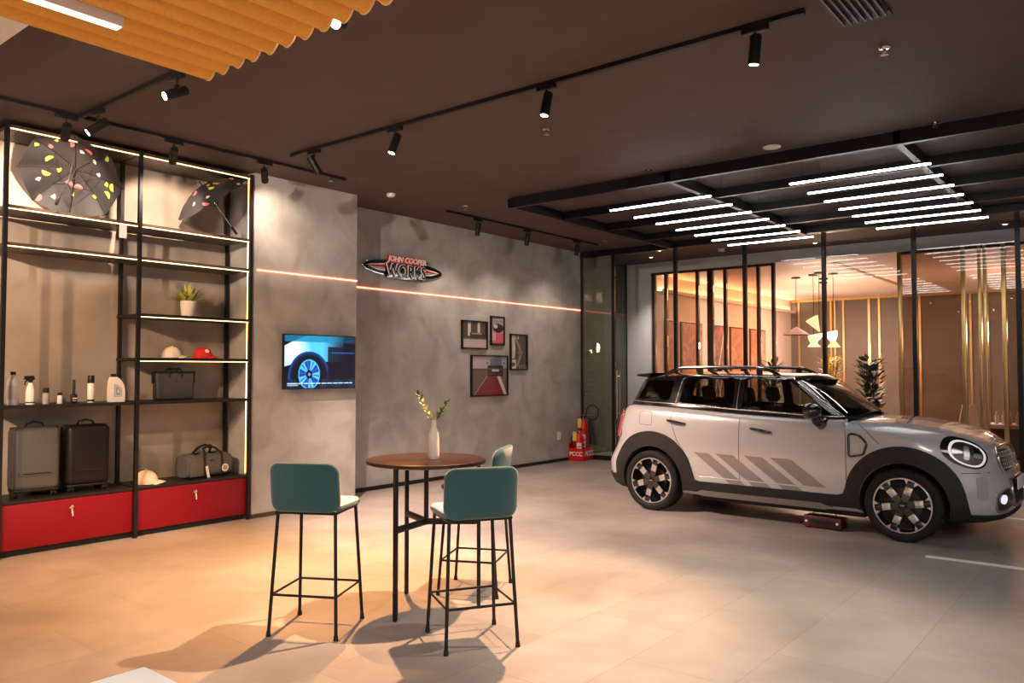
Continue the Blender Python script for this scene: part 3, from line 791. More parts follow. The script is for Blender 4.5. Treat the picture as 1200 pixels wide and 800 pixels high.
# oval sign
t = thing('wall_sign', 'oval black and red sign with chrome rim reading JOHN COOPER WORKS', 'sign', (-8.16, 7.65, 3.01))
def ell(ry, rz, n=64): return [(ry*math.cos(2*PI*k/n), rz*math.sin(2*PI*k/n)) for k in range(n)]
a = MB(); a.prism(ell(.76, .125), 0, .03, .05, M['chrome']); a.prism(ell(.2, .06), 0, 0, .03, M['black']); a.build('rim', t)
a = MB(); a.prism(ell(.742, .112), 0, .05, .054, M['black_gloss']); a.build('face', t)
rd = mat('sign_red', (.55, .02, .03), .3); wt = mat('sign_white', (.85, .82, .80), .3)
for s_ in (-1, 1):
    a = MB()
    a.prism([(s_*.70, .0), (s_*.62, .022), (s_*.36, .052), (s_*.36, .036), (s_*.62, .008)], 0, .054, .057, wt)
    a.prism([(s_*.66, .0), (s_*.62, .006), (s_*.36, .034), (s_*.36, -.012)], 0, .054, .0575, rd)
    a.prism([(s_*.66, -.008), (s_*.36, -.016), (s_*.36, -.056), (s_*.52, -.045)], 0, .054, .057, wt)
    a.prism([(s_*.60, -.012), (s_*.37, -.028), (s_*.37, -.040), (s_*.5, -.03)], 0, .057, .059, M['black_gloss'])
    a.build('stripes', t, smooth=0)
a = MB(); a.prism([(-.335, .068), (.345, .068), (.37, .170), (-.31, .170)], 0, .05, .10, rd); a.build('name_plate', t, smooth=0)
a = MB(); b = text_bm('JOHN COOPER', .105, .004, .0015, .25, 1.0)
a.merge(b, wt, Matrix.Translation((.104, .015, .118)) @ WALLM); a.build('upper_lettering', t, smooth=0)
a = MB(); a.prism([(-.345, -.145), (.33, -.145), (.345, .068), (-.335, .068)], 0, .05, .085, M['black_gloss']); a.build('lower_plate', t, smooth=0)
a = MB(); b = text_bm('WORKS', .235, .006, .010, 0, .88); a.merge(b, wt, Matrix.Translation((.10, 0, -.042)) @ WALLM)
b = text_bm('WORKS', .235, .003, .0005, 0, .88); a.merge(b, M['black_gloss'], Matrix.Translation((.110, 0, -.042)) @ WALLM)
a.build('lower_lettering', t, smooth=0)

# wall socket
t = thing('wall_socket', 'small white socket low on the concrete wall by the extinguishers', 'socket', (-8.16, 11.42, .45))
a = MB(); a.box((0, -.05, -.07), (.01, .05, .07), M['white_plastic'], bevel=.004); a.build('plate', t)
a = MB()
for z in (-.03, .03): a.cyl((.0098, -.012, z), (.0108, -.012, z), .005, M['black'], n=8); a.cyl((.0098, .012, z), (.0108, .012, z), .005, M['black'], n=8)
a.build('socket_holes', t)

# ------------------------------------------------------------------ fire extinguishers
red = mat('extinguisher_red', (.60, .012, .015), .3)
t = thing('extinguisher_stand', 'red metal stand with white letters holding the extinguishers', 'stand', (-8.02, 11.92, 0), R_(6))
a = MB(); a.box((-.15, -.2, 0), (-.142, .2, .30), red); a.box((.142, -.2, .02), (.15, .2, .22), red); a.box((-.15, -.2, 0), (.15, .2, .02), red)
a.box((-.15, -.2, 0), (.15, -.192, .22), red); a.box((-.15, .192, 0), (.15, .2, .22), red); a.build('tray', t, smooth=0)
a = MB(); b = text_bm('PCCC', .13, .002, .002); a.merge(b, wt, Matrix.Translation((.153, .03, .12)) @ WALLM); 
b = text_bm('PCCC', .10, .002, .002); a.merge(b, wt, Matrix.Translation((0.0, -.203, .12)) @ Matrix.Rotation(PI/2, 4, 'X')); a.build('lettering', t, smooth=0)
def ext(lab, x, y, h, r, lbl, horn, yel):
    t = thing('fire_extinguisher', lab, 'fire extinguisher', (x, y, .02), -PI/2, 'red fire extinguishers')
    a = MB(); a.lathe([(0, 0), (r*.9, 0), (r, .02), (r, h-.10), (r*.8, h-.05), (r*.35, h-.015), (.02, h), (0, h)], red); a.build('cylinder', t)
    a = MB(); a.cyl((0, 0, h), (0, 0, h+.04), .018, M['chrome']); a.box((-.015, -.02, h+.04), (.015, .10, h+.055), M['black']); a.box((-.012, -.01, h+.065), (.012, .12, h+.078), red, M=Matrix.Rotation(.06, 4, 'X')); a.cyl((.0, .02, h+.02), (.04, .02, h+.02), .012, M['chrome']); a.build('valve', t)
    a = MB(); a.lathe([(r+.001, h*.28), (r+.001, h*.62)], wt, a0=.1, a1=1.1, n=8); a.lathe([(r+.0015, h*.33), (r+.0015, h*.38)], red, a0=.25, a1=.95, n=8); a.lathe([(r+.0015, h*.45), (r+.0015, h*.5)], red, a0=.25, a1=.95, n=8); a.build('label', t)
    if yel:
        a = MB(); a.box((-.004, -.035, -.09), (.004, .035, .075), mat('yellow_tag_%d' % int(h*100), (.80, .52, .10), .5), M=Matrix.Translation((r*1.12, -r*.35, h-.06)) @ Matrix.Rotation(R_(25), 4, 'Z')); a.build('inspection_tag', t, smooth=0)
    if horn:
        a = MB(); pts = []
        for k in range(15):
            an = PI*1.05-k/14*PI*1.75; pts.append((.04, .22+.13*math.cos(an), h+.13+.13*math.sin(an)))
        a.tube([(.02, .02, h+.02), (.03, .06, h+.03)]+pts+[(.04, .19, h-.02)], .011, M['rubber'], 8); a.build('hose', t)
        a = MB(); a.cyl((.04, .16, h+.03), (.05, .24, h-.42), .025, M['black'], .062, 18); a.build('horn', t)
    else:
        a = MB(); a.tube([(.02, 0, h), (.06, -.06, h), (.07, -r-.03, h-.1), (.04, -r-.04, h-.24)], .009, M['rubber'], 8); a.build('hose', t)
ext('tall red extinguisher with a black horn and looped hose', -8.03, 12.01, .70, .078, True, True, True)
ext('shorter red extinguisher in front of the tall one', -8.0, 11.82, .48, .085, True, False, True)

# ------------------------------------------------------------------ furniture
def make_stool(lab, x, y, rot):
    t = thing('bar_stool', lab, 'bar stool', (x, y, 0), rot, 'teal bar stools')
    def rounded(w, h, r, n=6):
        pts = []
        for cx, cy, a0 in ((w-r, h-r, 0), (-w+r, h-r, 90), (-w+r, -h+r, 180), (w-r, -h+r, 270)):
            for k in range(n+1):
                an = R_(a0+90*k/n); pts.append((cx+r*math.cos(an), cy+r*math.sin(an)))
        return pts
    def cushion(name, w, h, r, m_out, m_in, th, mapf):
        # pillow slab: rings from centre out, both sides
        outer = rounded(w, h, r); n = len(outer)
        rings = [(.0, 1), (.5, 1), (.85, .98), (.96, .85), (1.0, .35)]
        a = MB()
        for sgn, mm in ((1, m_in), (-1, m_out)):
            vs = []; 
            for s_, k in rings:
                for px, py in outer: vs.append(mapf(px*s_, py*s_, sgn*th/2*k))
            fs = [[i*n+j, i*n+(j+1) % n, (i+1)*n+(j+1) % n, (i+1)*n+j] for i in range(len(rings)-1) for j in range(n)]
            if sgn < 0: fs = [f[::-1] for f in fs]
            a.add(vs, fs, mm)
        vs = [mapf(px, py, s_*th/2*.35) for s_ in (1, -1) for px, py in outer]
        a.add(vs, [[j, n+j, n+(j+1) % n, (j+1) % n] for j in range(n)], m_out)
        bmesh.ops.remove_doubles(a.bm, verts=list(a.bm.verts), dist=.0004)
        return a.build(name, t, smooth=60)
    cushion('seat', .215, .205, .06, M['teal'], M['pale_fabric'], .05, lambda u, v, w: Vector((u, v+.005, .765+w+.012*(max(0, -v-.1)/.1))))
    def back(u, v, w):
        k = (v+.15)/.30
        return Vector((u, -.205-.035*k-w*1.0*-1+.035*(abs(u)/.22)**3, .895+v))
    cushion('backrest', .222, .150, .065, M['teal'], M['pale_fabric'], .045, back)
    def leg(sx, sy):
        a = MB(); top = (sx*.185, sy*.165-.0, .735); bot = (sx*.215, sy*.215, .012)
        a.tube([top, bot], .0105, M['black'], 10); a.build('leg', t)
        a = MB()
    for sx in (-1, 1):
        for sy in (-1, 1): leg(sx, sy)
    a = MB(); c = [(.19, .17, .737), (-.19, .17, .737), (-.19, -.17, .737), (.19, -.17, .737)]
    a.tube(c, .0105, M['black'], 8, closed=True); a.build('seat_frame', t)
    z = .245; k = 1-z/.735
    q = lambda sx, sy: (sx*(.185+.03*k), sy*(.165+.05*k), z)
    a = MB(); a.tube([q(1, 1), q(-1, 1), q(-1, -1), q(1, -1)], .008, M['black'], 8, closed=True); a.build('footrest', t)
    for sx in (-1, 1):
        for sy in (-1, 1):
            a = MB(); a.cyl((sx*.2152, sy*.2155, 0), (sx*.2146, sy*.2145, .03), .015, M['rubber'], .0125, 12); a.build('foot_cap', t)
    return t
make_stool('teal bar stool left of the round table, turned away from the camera', -4.10, 3.14, R_(28.8))
make_stool('teal bar stool at the near right of the round table', -3.20, 3.58, R_(58.9))
make_stool('teal bar stool behind the table, seen from its side', -3.905, 4.41, R_(116))
# table
t = thing('bar_table', 'tall round bar table with a wine-brown top and black frame', 'table', (-3.873, 3.87, 0))
a = MB(); a.lathe([(0, 1.0), (.395, 1.0), (.405, .995), (.405, .975), (.39, .968), (0, .968)], M['wine_wood'], n=72); a.build('tabletop', t, smooth=30)
angs = [R_(-78), R_(158), R_(41)]
for an in angs:
    a = MB(); x, y = .357*math.cos(an), .357*math.sin(an)
    Mx = Matrix.Translation((x, y, 0)) @ Matrix.Rotation(an, 4, 'Z')
    a.box((-.013, -.013, .006), (.013, .013, .968), M['black'], M=Mx, bevel=.003); a.cyl((x, y, 0), (x, y, .014), .013, M['rubber'], n=10); a.build('leg', t)
for an in angs:
    a = MB(); a.box((0, -.013, .555), (.345, .013, .595), M['black'], M=Matrix.Rotation(an, 4, 'Z'), bevel=.003); a.build('brace', t)
a = MB(); a.cyl((0, 0, .555), (0, 0, .968), .016, M['black']); a.build('centre_post', t)
a = MB(); a.cyl((0, 0, .955), (0, 0, .968), .12, M['black'], n=24); a.build('mounting_plate', t)
# vase
t = thing('vase', 'slim cream bottle vase standing on the round table', 'vase', (-3.82, 3.885, 1.0))
a = MB(); a.lathe([(0, 0), (.034, 0), (.038, .008), (.039, .03), (.037, .14), (.032, .175), (.018, .215), (.0155, .25), (.018, .262), (.015, .262), (.012, .24), (0, .24)], M['ceramic'], n=32); a.build('body', t, smooth=60)
t = thing('leaf_sprig', 'two leafy green sprigs standing in the cream vase', 'plant', (-3.82, 3.885, 1.24))
cd = Vector((.778, .628, 0)); rnd = random.Random(2)
a = MB()
stems = [[(0, 0, 0), (-.045, .0, .07), (-.075, 0, .13), (-.105, 0, .20)], [(0, 0, 0), (.035, 0, .05), (.06, 0, .09), (.09, 0, .145)]]
def conv(p): return cd*p[0]+Vector((0, 0, p[2]))
for st in stems: a.tube([conv(p) for p in st], .003, M['leaf'], 6)
a.build('stem', t)
a = MB()
for si, st in enumerate(stems):
    for k in range(24):
        u = .15+.85*k/23; i = min(2, int(u*3)); f = u*3-i
        p = conv([st[i][j]*(1-f)+st[i+1][j]*f for j in range(3)])
        tang = (conv(st[i+1])-conv(st[i])).normalized()
        an = k*2.4; sd = tang.orthogonal().normalized(); sd = Matrix.Rotation(an, 3, tang) @ sd
        leafblade(a, p, (sd+tang*.9), rnd.uniform(.03, .05), .009+.003*rnd.random(), (M['leaf_yellow'] if k % 2 else M['cream']) if si == 0 and u < .8 else M['leaf'], .3, 4)
a.build('leaves', t, smooth=60, fix=False)
# white low table corner at the lower left
t = thing('side_table', 'white table top whose corner shows at the lower left edge', 'table', (-2.80, 1.2, 0))
a = MB(); a.box((-.28, -.34, .42), (.32, .34, .45), M['white_plastic'], bevel=.003); a.build('table_top', t)
for sx in (-.24, .28):
    for sy in (-.3, .3):
        a = MB(); a.cyl((sx, sy, 0), (sx, sy, .42), .016, M['black']); a.build('leg', t)
# ------------------------------------------------------------------ screens of the partition
def screen(lab, x0, x1, bars, panes, m_bar, grp=None):
    """bars: (x, width); panes: (x0, x1, glass)"""
    t = thing('glazed_screen', lab, 'screen', (x0, 14.28, 0), 0)
    for x, w in bars:
        a = MB(); a.box((x-w/2-x0, -.05, 0), (x+w/2-x0, .05, 3.565), m_bar, bevel=.004); a.build('bar', t)
    a = MB(); a.box((0, -.04, 3.52), (x1-x0, .04, 3.565), M['bronze']); a.box((0, -.04, 0), (x1-x0, .04, .06), M['bronze']); a.build('rail', t, smooth=0)
    for p0, p1, g in panes:
        a = MB(); a.box((p0-x0, -.006, .06), (p1-x0, .006, 3.52), g); a.build('pane', t, smooth=0)
T, C_, B_ = M['glass_tint'], M['glass_clear2'], M['glass_brown']
screen('dark-framed screen of amber and clear glass left of the lounge opening', -7.86, -5.34,
       [(-7.82, .06), (-7.55, .05), (-6.87, .05), (-6.60, .11), (-6.30, .05), (-5.65, .05), (-5.37, .05)],
       [(-7.79, -7.58, C_), (-7.52, -6.90, T), (-6.84, -6.66, C_), (-6.54, -6.33, C_), (-6.27, -5.68, T), (-5.62, -5.40, C_)], M['bronze'])
screen('gold-framed screen of brown and clear glass right of the lounge opening', -3.27, 4.9,
       [(-3.24, .06), (-2.31, .06), (-2.085, .045), (-2.01, .045), (-1.76, .06), (-.90, .06), (-.62, .045), (-.54, .045), (-.30, .06), (.6, .06), (1.5, .06), (2.4, .06), (3.3, .06), (4.2, .06)],
       [(-3.21, -2.34, B_), (-2.28, -2.11, C_), (-1.98, -1.79, C_), (-1.73, -.93, B_), (-.87, -.65, C_), (-.51, -.33, C_), (-.27, .57, B_), (.63, 1.47, B_), (1.53, 2.37, B_), (2.43, 3.27, B_), (3.33, 4.17, B_)], M['gold'])
# gold strips on the lounge back wall
for x, w in ((-7.665, .05), (-6.80, .05), (-6.70, .05), (-6.474, .05), (-5.82, .06), (-5.568, .05), (-4.6, .05), (-3.466, .05), (-3.1, .05), (-2.2, .05), (-1.0, .05), (.2, .05)):
    a = MB(); a.box((x-w/2, 22.27, 0), (x+w/2, 22.3, 3.565), M['gold']); struct(a.build('trim_gold', smooth=0))
a = MB(); a.box((-7.9, 22.26, 3.50), (5, 22.3, 3.565), M['gold']); struct(a.build('trim_2', smooth=0))
a = MB(); a.box((-4.52, 14.9, 3.552), (-4.42, 21.8, 3.564), mat('slot_diffuser', (.30, .22, .18), .5)); tag(a.build('air_slot', smooth=0), 'long thin air slot in the lounge ceiling', 'vent')
# cove along the lounge side wall
a = MB(); a.box((-7.9, 14.5, 3.20), (-7.74, 22.3, 3.23), M['peach_paint']); a.box((-7.76, 14.5, 3.23), (-7.74, 22.3, 3.27), M['peach_paint']); struct(a.build('trim_3', smooth=0))
a = MB(); a.box((-7.88, 14.6, 3.235), (-7.85, 22.2, 3.25), mat('cove_led', (1, .8, .5), .5, emit=(1, .70, .42), es=26)); tag(a.build('cove_light', smooth=0), 'hidden warm cove light strip along the lounge side wall', 'light strip')
# abstract pictures on that wall
ab1 = noisy('abstract_rust', (.30, .12, .08), (.55, .32, .24), 3.5, .6, 8, 2.0); ab2 = noisy('abstract_dark', (.02, .02, .02), (.35, .08, .05), 2.0, .6, 5, 3)
for k, (y0, y1, m, lab) in enumerate(((14.85, 15.15, ab1, 'narrow rust abstract picture nearest the screen edge'), (15.55, 16.55, ab1, 'large rust-red abstract picture on the lounge side wall'),
      (16.95, 17.75, ab2, 'black and red abstract picture on the lounge side wall'), (18.1, 18.9, ab1, 'rust abstract picture right of the black and red one'), (19.3, 20.3, ab1, 'farthest rust abstract picture on the lounge side wall'))):
    t = thing('abstract_picture', lab, 'picture', (-7.9, (y0+y1)/2, 1.7), 0, 'abstract pictures in the lounge'); w = (y1-y0)/2
    a = MB(); a.box((0, -w, -.95), (.04, w, .95), M['bronze']); a.build('frame', t, smooth=0)
    a = MB(); a.box((.04, -w+.03, -.92), (.044, w-.03, .92), m)
    if k == 2:
        for q, (p0, p1) in enumerate((((-.3, -.9), (.34, .85)), ((-.35, .5), (.2, -.9)), ((.0, -.9), (.36, .2)))): a.tube([(.046, p0[0], p0[1]), (.046, p1[0], p1[1])], .02, M['peach_paint'], 6)
    a.build('canvas', t, smooth=0)
# pendants
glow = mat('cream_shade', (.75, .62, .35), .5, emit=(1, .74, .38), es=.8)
dsh = mat('rust_shade', (.16, .06, .035), .5)
def pendant(lab, x, y, zc, r, h, tilt, m, az=0):
    t = thing('pendant_lamp', lab, 'lamp', (x, y, 3.565), 0, 'lounge pendants')
    a = MB(); a.lathe([(0, 0), (.09, 0), (.09, -.03), (0, -.03)], M['black'], n=20); a.build('ceiling_plate', t)
    a = MB(); a.cyl((0, 0, 0), (0, 0, zc-3.565), .006, M['black'], n=6); a.build('cord', t)
    Mx = Matrix.Translation((0, 0, zc-3.565)) @ Matrix.Rotation(az, 4, 'Z') @ Matrix.Rotation(tilt, 4, 'Y')
    a = MB(); a.lathe([(.012, 0), (r, -h), (r*.97, -h-.004), (.012, -.02)], m, M=Mx, n=28); a.build('shade', t)
    a = MB(); a.lathe([(0, -h*.86), (r*.8, -h*.86)], glow, M=Mx, n=20); a.build('bulb_disc', t)
CAM_AZ = R_(39)
pendant('wide flat rust-brown pendant, leftmost of the cluster', -5.82, 16.75, 2.52, .27, .17, 0, dsh)
pendant('small cream cone pendant hanging lowest on the left', -5.38, 16.5, 2.235, .125, .15, 0, glow)
pendant('small cream cone pendant hanging at the right of the cluster', -4.97, 16.45, 2.22, .125, .15, 0, glow)
pendant('cream cone pendant tilted upward in the middle of the cluster', -5.17, 16.2, 2.38, .13, .30, R_(150), glow, CAM_AZ)
pendant('cream cone pendant tilted sideways to the left of the cluster', -5.42, 17.3, 2.39, .12, .32, R_(62), glow, CAM_AZ)
pendant('cream cone pendant tilted sideways to the right of the cluster', -5.65, 18.0, 2.42, .15, .24, R_(-72), glow, CAM_AZ)
# plants
def bush(lab, x, y, z0, r, h, m, n, seed, L_, w):
    t = thing('indoor_plant', lab, 'plant', (x, y, 0), 0)
    rnd = random.Random(seed)
    a = MB(); a.lathe([(0, 0), (.13, 0), (.17, z0*.9), (.155, z0*.9), (.14, z0*.8), (0, z0*.8)], M['bronze']); a.build('planter', t)
    a = MB()
    for k in range(7): ph = k*.9; a.tube([(0, 0, z0*.8), (r*.3*math.cos(ph), r*.3*math.sin(ph), z0+h*.4), (r*.6*math.cos(ph), r*.6*math.sin(ph), z0+h*.85)], .008, M['soil'], 5)
    a.build('stem', t)
    a = MB()
    for k in range(n):
        ph = rnd.uniform(0, 6.28); rr_ = r*math.sqrt(rnd.random())*.8; zz = z0+h*rnd.uniform(.05, .95)
        leafblade(a, (rr_*math.cos(ph), rr_*math.sin(ph), zz), (math.cos(ph), math.sin(ph), rnd.uniform(.1, 1.2)), L_*rnd.uniform(.7, 1.2), w, m, .6, 4)
    a.build('foliage', t, smooth=60, fix=False)
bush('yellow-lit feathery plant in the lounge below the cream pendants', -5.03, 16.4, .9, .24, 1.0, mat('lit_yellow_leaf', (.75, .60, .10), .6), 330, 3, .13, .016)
bush('dark green leafy plant in the lounge right of the yellow one', -4.31, 16.5, .75, .26, 1.15, M['leaf_dark'], 260, 5, .15, .045)
bush('dark plant whose leaf tips show above the car roof', -6.24, 16.4, .8, .22, 1.05, M['leaf_dark'], 120, 8, .2, .035)
# counter and stools in the lounge
t = thing('lounge_counter', 'low counter with a white top seen behind the car nose', 'counter', (-1.9, 17.1, 0))
a = MB(); a.box((-.45, -.3, 0), (1.4, .3, .55), M['bronze']); a.build('body', t, smooth=0)
a = MB(); a.box((-.5, -.35, .55), (1.45, .35, .62), M['white_paint'], bevel=.005); a.build('worktop', t)
for k in range(9):
    t = thing('glass_bottle', 'small clear bottle in a row on the lounge counter', 'bottle', (-2.25+.11*k, 16.95, .62), 0, 'bottles on the lounge counter')
    a = MB(); a.lathe([(0, 0), (.03, 0), (.032, .14), (.012, .19), (.012, .24), (0, .24)], M['peach_paint'], n=12); a.build('body', t)
t = thing('armchair', 'pale pink high-backed chair standing in the lounge behind the hood', 'chair', (-2.68, 17.0, 0), R_(20))
a = MB(); a.box((-.2, -.2, .32), (.2, .2, .44), M['peach_paint'], bevel=.04, seg=3); a.build('seat', t)
a = MB(); a.prism([(-.2, .40), (.2, .40), (.12, .95), (-.10, .95)], 1, .12, .20, M['peach_paint']); a.build('backrest', t)
for sx in (-.15, .15):
    for sy in (-.15, .15): a = MB(); a.cyl((sx, sy, 0), (sx, sy, .33), .015, M['gold'], n=8); a.build('leg', t)
# device under the car
t = thing('battery_charger', 'small dark red battery charger box on the floor under the car', 'charger', (-2.63, 8.33, 0), R_(-3))
a = MB(); a.box((-.19, -.09, .012), (.19, .09, .125), mat('dark_red_metal', (.05, .006, .006), .4), bevel=.01); a.build('case', t)
a = MB(); a.box((-.13, -.094, .045), (.13, -.089, .095), M['plastic']); a.box((-.085, -.097, .058), (.085, -.094, .082), M['black']); a.cyl((-.155, -.089, .07), (-.155, -.10, .07), .012, M['white_plastic'], n=10); a.cyl((.155, -.089, .07), (.155, -.10, .07), .012, M['white_plastic'], n=10); a.build('front_panel', t)
a = MB(); a.tube([(-.13, 0, .12), (-.11, 0, .165), (.10, 0, .165), (.13, 0, .12)], .007, M['black'], 6); a.build('handle', t)
a = MB(); a.tube([(-.185, .0, .05), (-.24, .02, .012), (-.30, .1, .008), (-.25, .25, .008), (-.05, .3, .008)], .006, M['red_lacquer'], 6); a.build('cable', t)
for sx in (-.15, .15):
    a = MB(); a.box((sx-.02, -.08, 0), (sx+.02, .08, .014), M['rubber']); a.build('foot', t)
# ------------------------------------------------------------------ the car (x forward, y to its left, z up)
car = thing('car', 'pale grey compact car with black roof and dark wheel arches parked by the glazing', 'car', (-3.165, 8.99, 0), R_(-1.2))
def curve(pts, n=400):
    xs = np.array([p[0] for p in pts], float); ys = np.array([p[1] for p in pts], float)
    m = np.gradient(ys, xs)
    X = np.linspace(xs[0], xs[-1], n); k = np.clip(np.searchsorted(xs, X)-1, 0, len(xs)-2)
    h = xs[k+1]-xs[k]; t = (X-xs[k])/h
    Y = (2*t**3-3*t**2+1)*ys[k]+(t**3-2*t**2+t)*h*m[k]+(-2*t**3+3*t**2)*ys[k+1]+(t**3-t**2)*h*m[k+1]
    return lambda v: np.interp(v, X, Y)
side_z = curve([(.15, .80), (.3, .845), (.45, .868), (.6, .88), (.8, .885), (.95, .878), (1.05, .862), (1.15, .838), (1.25, .80), (1.4, .74)])
taper = curve([(-2.3, .16), (-2.0, .085), (-1.7, .035), (-1.3, .008), (-.8, 0), (.8, 0), (1.3, .006), (1.6, .025), (1.9, .07), (2.1, .13), (2.3, .2)])
xfr = curve([(.1, 2.00), (.2, 2.07), (.3, 2.13), (.42, 2.155), (.55, 2.15), (.62, 2.12), (.72, 2.09), (.82, 2.075), (.9, 2.03), (1.0, 1.94), (1.2, 1.75), (1.4, 1.6)])
xre = curve([(.1, -1.98), (.25, -2.06), (.38, -2.13), (.55, -2.13), (.64, -2.08), (.75, -2.03), (.95, -2.0), (1.1, -1.95), (1.22, -1.88), (1.4, -1.8)])
top_x = curve([(-2.3, 1.16), (-1.9, 1.205), (-1.6, 1.215), (-1.0, 1.195), (-.3, 1.155), (.4, 1.130), (.8, 1.130), (1.1, 1.130), (1.4, 1.105), (1.7, 1.045), (1.9, .975), (2.03, .90), (2.12, .80), (2.3, .6)])
def smax(fs, k):
    m = np.maximum.reduce(fs); return m+k*np.log(sum(np.exp((f-m)/k) for f in fs))
def F_body(x, y, z):
    ay = np.abs(y)
    hw = side_z(z)-taper(x)
    top = top_x(x)-np.where(x > .8, .05*(ay/.8)**2+.02*(ay/.8)**6, .02*(ay/.85)**2)
    c = np.clip(ay/.85, 0, 1.3)
    xf = xfr(z)-.13*c**2-.36*c**5
    xr = xre(z)+.09*c**2+.26*c**5
    return smax([ay-hw, z-top, .85*(x-xf), .85*(xr-x), .21-z], .028)
gw = curve([(.3, .80), (1.0, .795), (1.15, .785), (1.3, .735), (1.45, .68), (1.55, .64), (1.7, .58)])
def F_green(x, y, z, ins=0.0, low=1.06):
    ay = np.abs(y)
    side = gw(z)-ins-np.clip((-x-1.1), 0, 2)**2*.10-np.clip((x-.2), 0, 2)**2*.10
    roof = 1.595-ins-.045*(ay/.6)**2-np.where(x > -.7, .030*(x+.7)**2, .05*(x+.7)**2)
    ws = 1.00-(z-1.09)*1.36-.14*(ay/.6)**2-ins*1.3
    if ins: ws = np.minimum(ws, .86)
    rg = -1.90+(z-1.16)*.62+.08*(ay/.6)**2+.05*(ay/.6)**6+ins
    if ins: rg = np.maximum(rg, -1.80)
    return smax([ay-side, z-roof, .65*(x-ws), .8*(rg-x), low-z], .020)
def hull(F, lo, hi, inset, res, name, mats):
    """a box grid pulled onto the surface F = 0"""
    lo, hi = np.array(lo), np.array(hi); n = [max(2, int(round((hi[k]-lo[k])/res))) for k in range(3)]
    idx = {}; V = []; Fc = []
    def vid(i, j, k):
        key = (i, j, k)
        if key not in idx:
            idx[key] = len(V); V.append([lo[q]+(hi[q]-lo[q])*key[q]/n[q] for q in range(3)])
        return idx[key]
    for ax in range(3):
        a1, a2 = (ax+1) % 3, (ax+2) % 3
        for s in (0, n[ax]):
            for i in range(n[a1]):
                for j in range(n[a2]):
                    q = []
                    for di, dj in ((0, 0), (1, 0), (1, 1), (0, 1)):
                        key = [0, 0, 0]; key[ax] = s; key[a1] = i+di; key[a2] = j+dj; q.append(vid(*key))
                    Fc.append(q if s else q[::-1])
    V = np.array(V)
    ilo, ihi = lo+inset, hi-np.array(inset)
    I = np.clip(ilo+(V-lo)*((ihi-ilo)/(hi-lo)), ilo, ihi)
    D = V-I; t0 = np.zeros(len(V)); t1 = np.ones(len(V))*1.6
    for _ in range(36):
        tm = (t0+t1)/2; P = I+D*tm[:, None]; ins = F(P[:, 0], P[:, 1], P[:, 2]) < 0
        t0 = np.where(ins, tm, t0); t1 = np.where(ins, t1, tm)
    P = I+D*((t0+t1)/2)[:, None]
    me = bpy.data.meshes.new(name); me.from_pydata([tuple(p) for p in P], [], Fc); me.update()
    for m in mats: me.materials.append(m)
    o = bpy.data.objects.new(name, me); COL.objects.link(o)
    return o
def cutter(bm_fn, mi=0, nm=2):
    a = MB(); bm_fn(a); o = a.build('cutter', smooth=0)
    for _ in range(nm-len(o.data.materials)): o.data.materials.append(None)
    for p in o.data.polygons: p.material_index = mi
    return o
def boolean(o, cuts):
    for c in cuts:
        md = o.modifiers.new('b', 'BOOLEAN'); md.operation = 'DIFFERENCE'; md.solver = 'EXACT'; md.object = c
    dg = bpy.context.evaluated_depsgraph_get(); dg.update()
    me = bpy.data.meshes.new_from_object(o.evaluated_get(dg))
    o.modifiers.clear(); old = o.data; o.data = me; me.name = old.name; bpy.data.meshes.remove(old)
    for c in cuts:
        d = c.data; bpy.data.objects.remove(c)
        if not d.users: bpy.data.meshes.remove(d)
    me.shade_smooth(); me.set_sharp_from_angle(angle=R_(35))
    return o
body = hull(F_body, (-2.2, -.95, .15), (2.25, .95, 1.30), (.55, .45, .42), .038, 'body', [M['paint'], M['black_matte']])
top = hull(F_green, (-1.95, -.85, 1.04), (1.05, .85, 1.65), (.75, .40, .22), .03, 'roof_and_pillars', [M['black_gloss'], M['black_matte']])
Fin = lambda x, y, z: F_green(x, y, z, .045, .42)
def inner():
    o = hull(Fin, (-1.9, -.8, .38), (1.0, .8, 1.6), (.75, .4, .35), .06, 'cutter', [M['black_matte'], M['black_matte']])
    for p in o.data.polygons: p.material_index = 1
    return o
WR = .34; AX = 1.335
def well(sx, s): return cutter(lambda a: a.cyl((sx*AX, s*.58, WR+.005), (sx*AX, s*1.2, WR+.005), .388, M['black_matte'], n=72), 1)
boolean(body, [inner()]+[well(sx, s) for sx in (-1, 1) for s in (-1, 1)])
body.parent = car
# window outlines in side view
def rnd_poly(pts, r=.03, n=5):
    out = []; N = len(pts)
    for i in range(N):
        p = Vector(pts[i]); a = Vector(pts[i-1]); b = Vector(pts[(i+1) % N])
        da = (a-p); db = (b-p); rr_ = min(r, da.length*.45, db.length*.45)
        p0 = p+da.normalized()*rr_; p1 = p+db.normalized()*rr_
        for k in range(n+1):
            t = k/n; out.append(tuple(p0*(1-t)**2+p*2*t*(1-t)+p1*t*t))
    return out
W_F = rnd_poly([(-.285, 1.185), (.675, 1.152), (.20, 1.50), (-.285, 1.520)], .035)
W_R = rnd_poly([(-1.04, 1.235), (-.385, 1.195), (-.385, 1.522), (-.985, 1.515)], .05)
W_Q = rnd_poly([(-1.62, 1.262), (-1.16, 1.252), (-1.13, 1.49), (-1.49, 1.485)], .05)
def pr(poly, axis, a, b): return cutter(lambda m: m.prism(poly, axis, a, b, M['black_gloss']), 1)
W_S = rnd_poly([(-.685, 1.12), (.685, 1.12), (.545, 1.505), (-.545, 1.505)], .06)
W_B = rnd_poly([(-.60, 1.22), (.60, 1.22), (.50, 1.47), (-.50, 1.47)], .06)
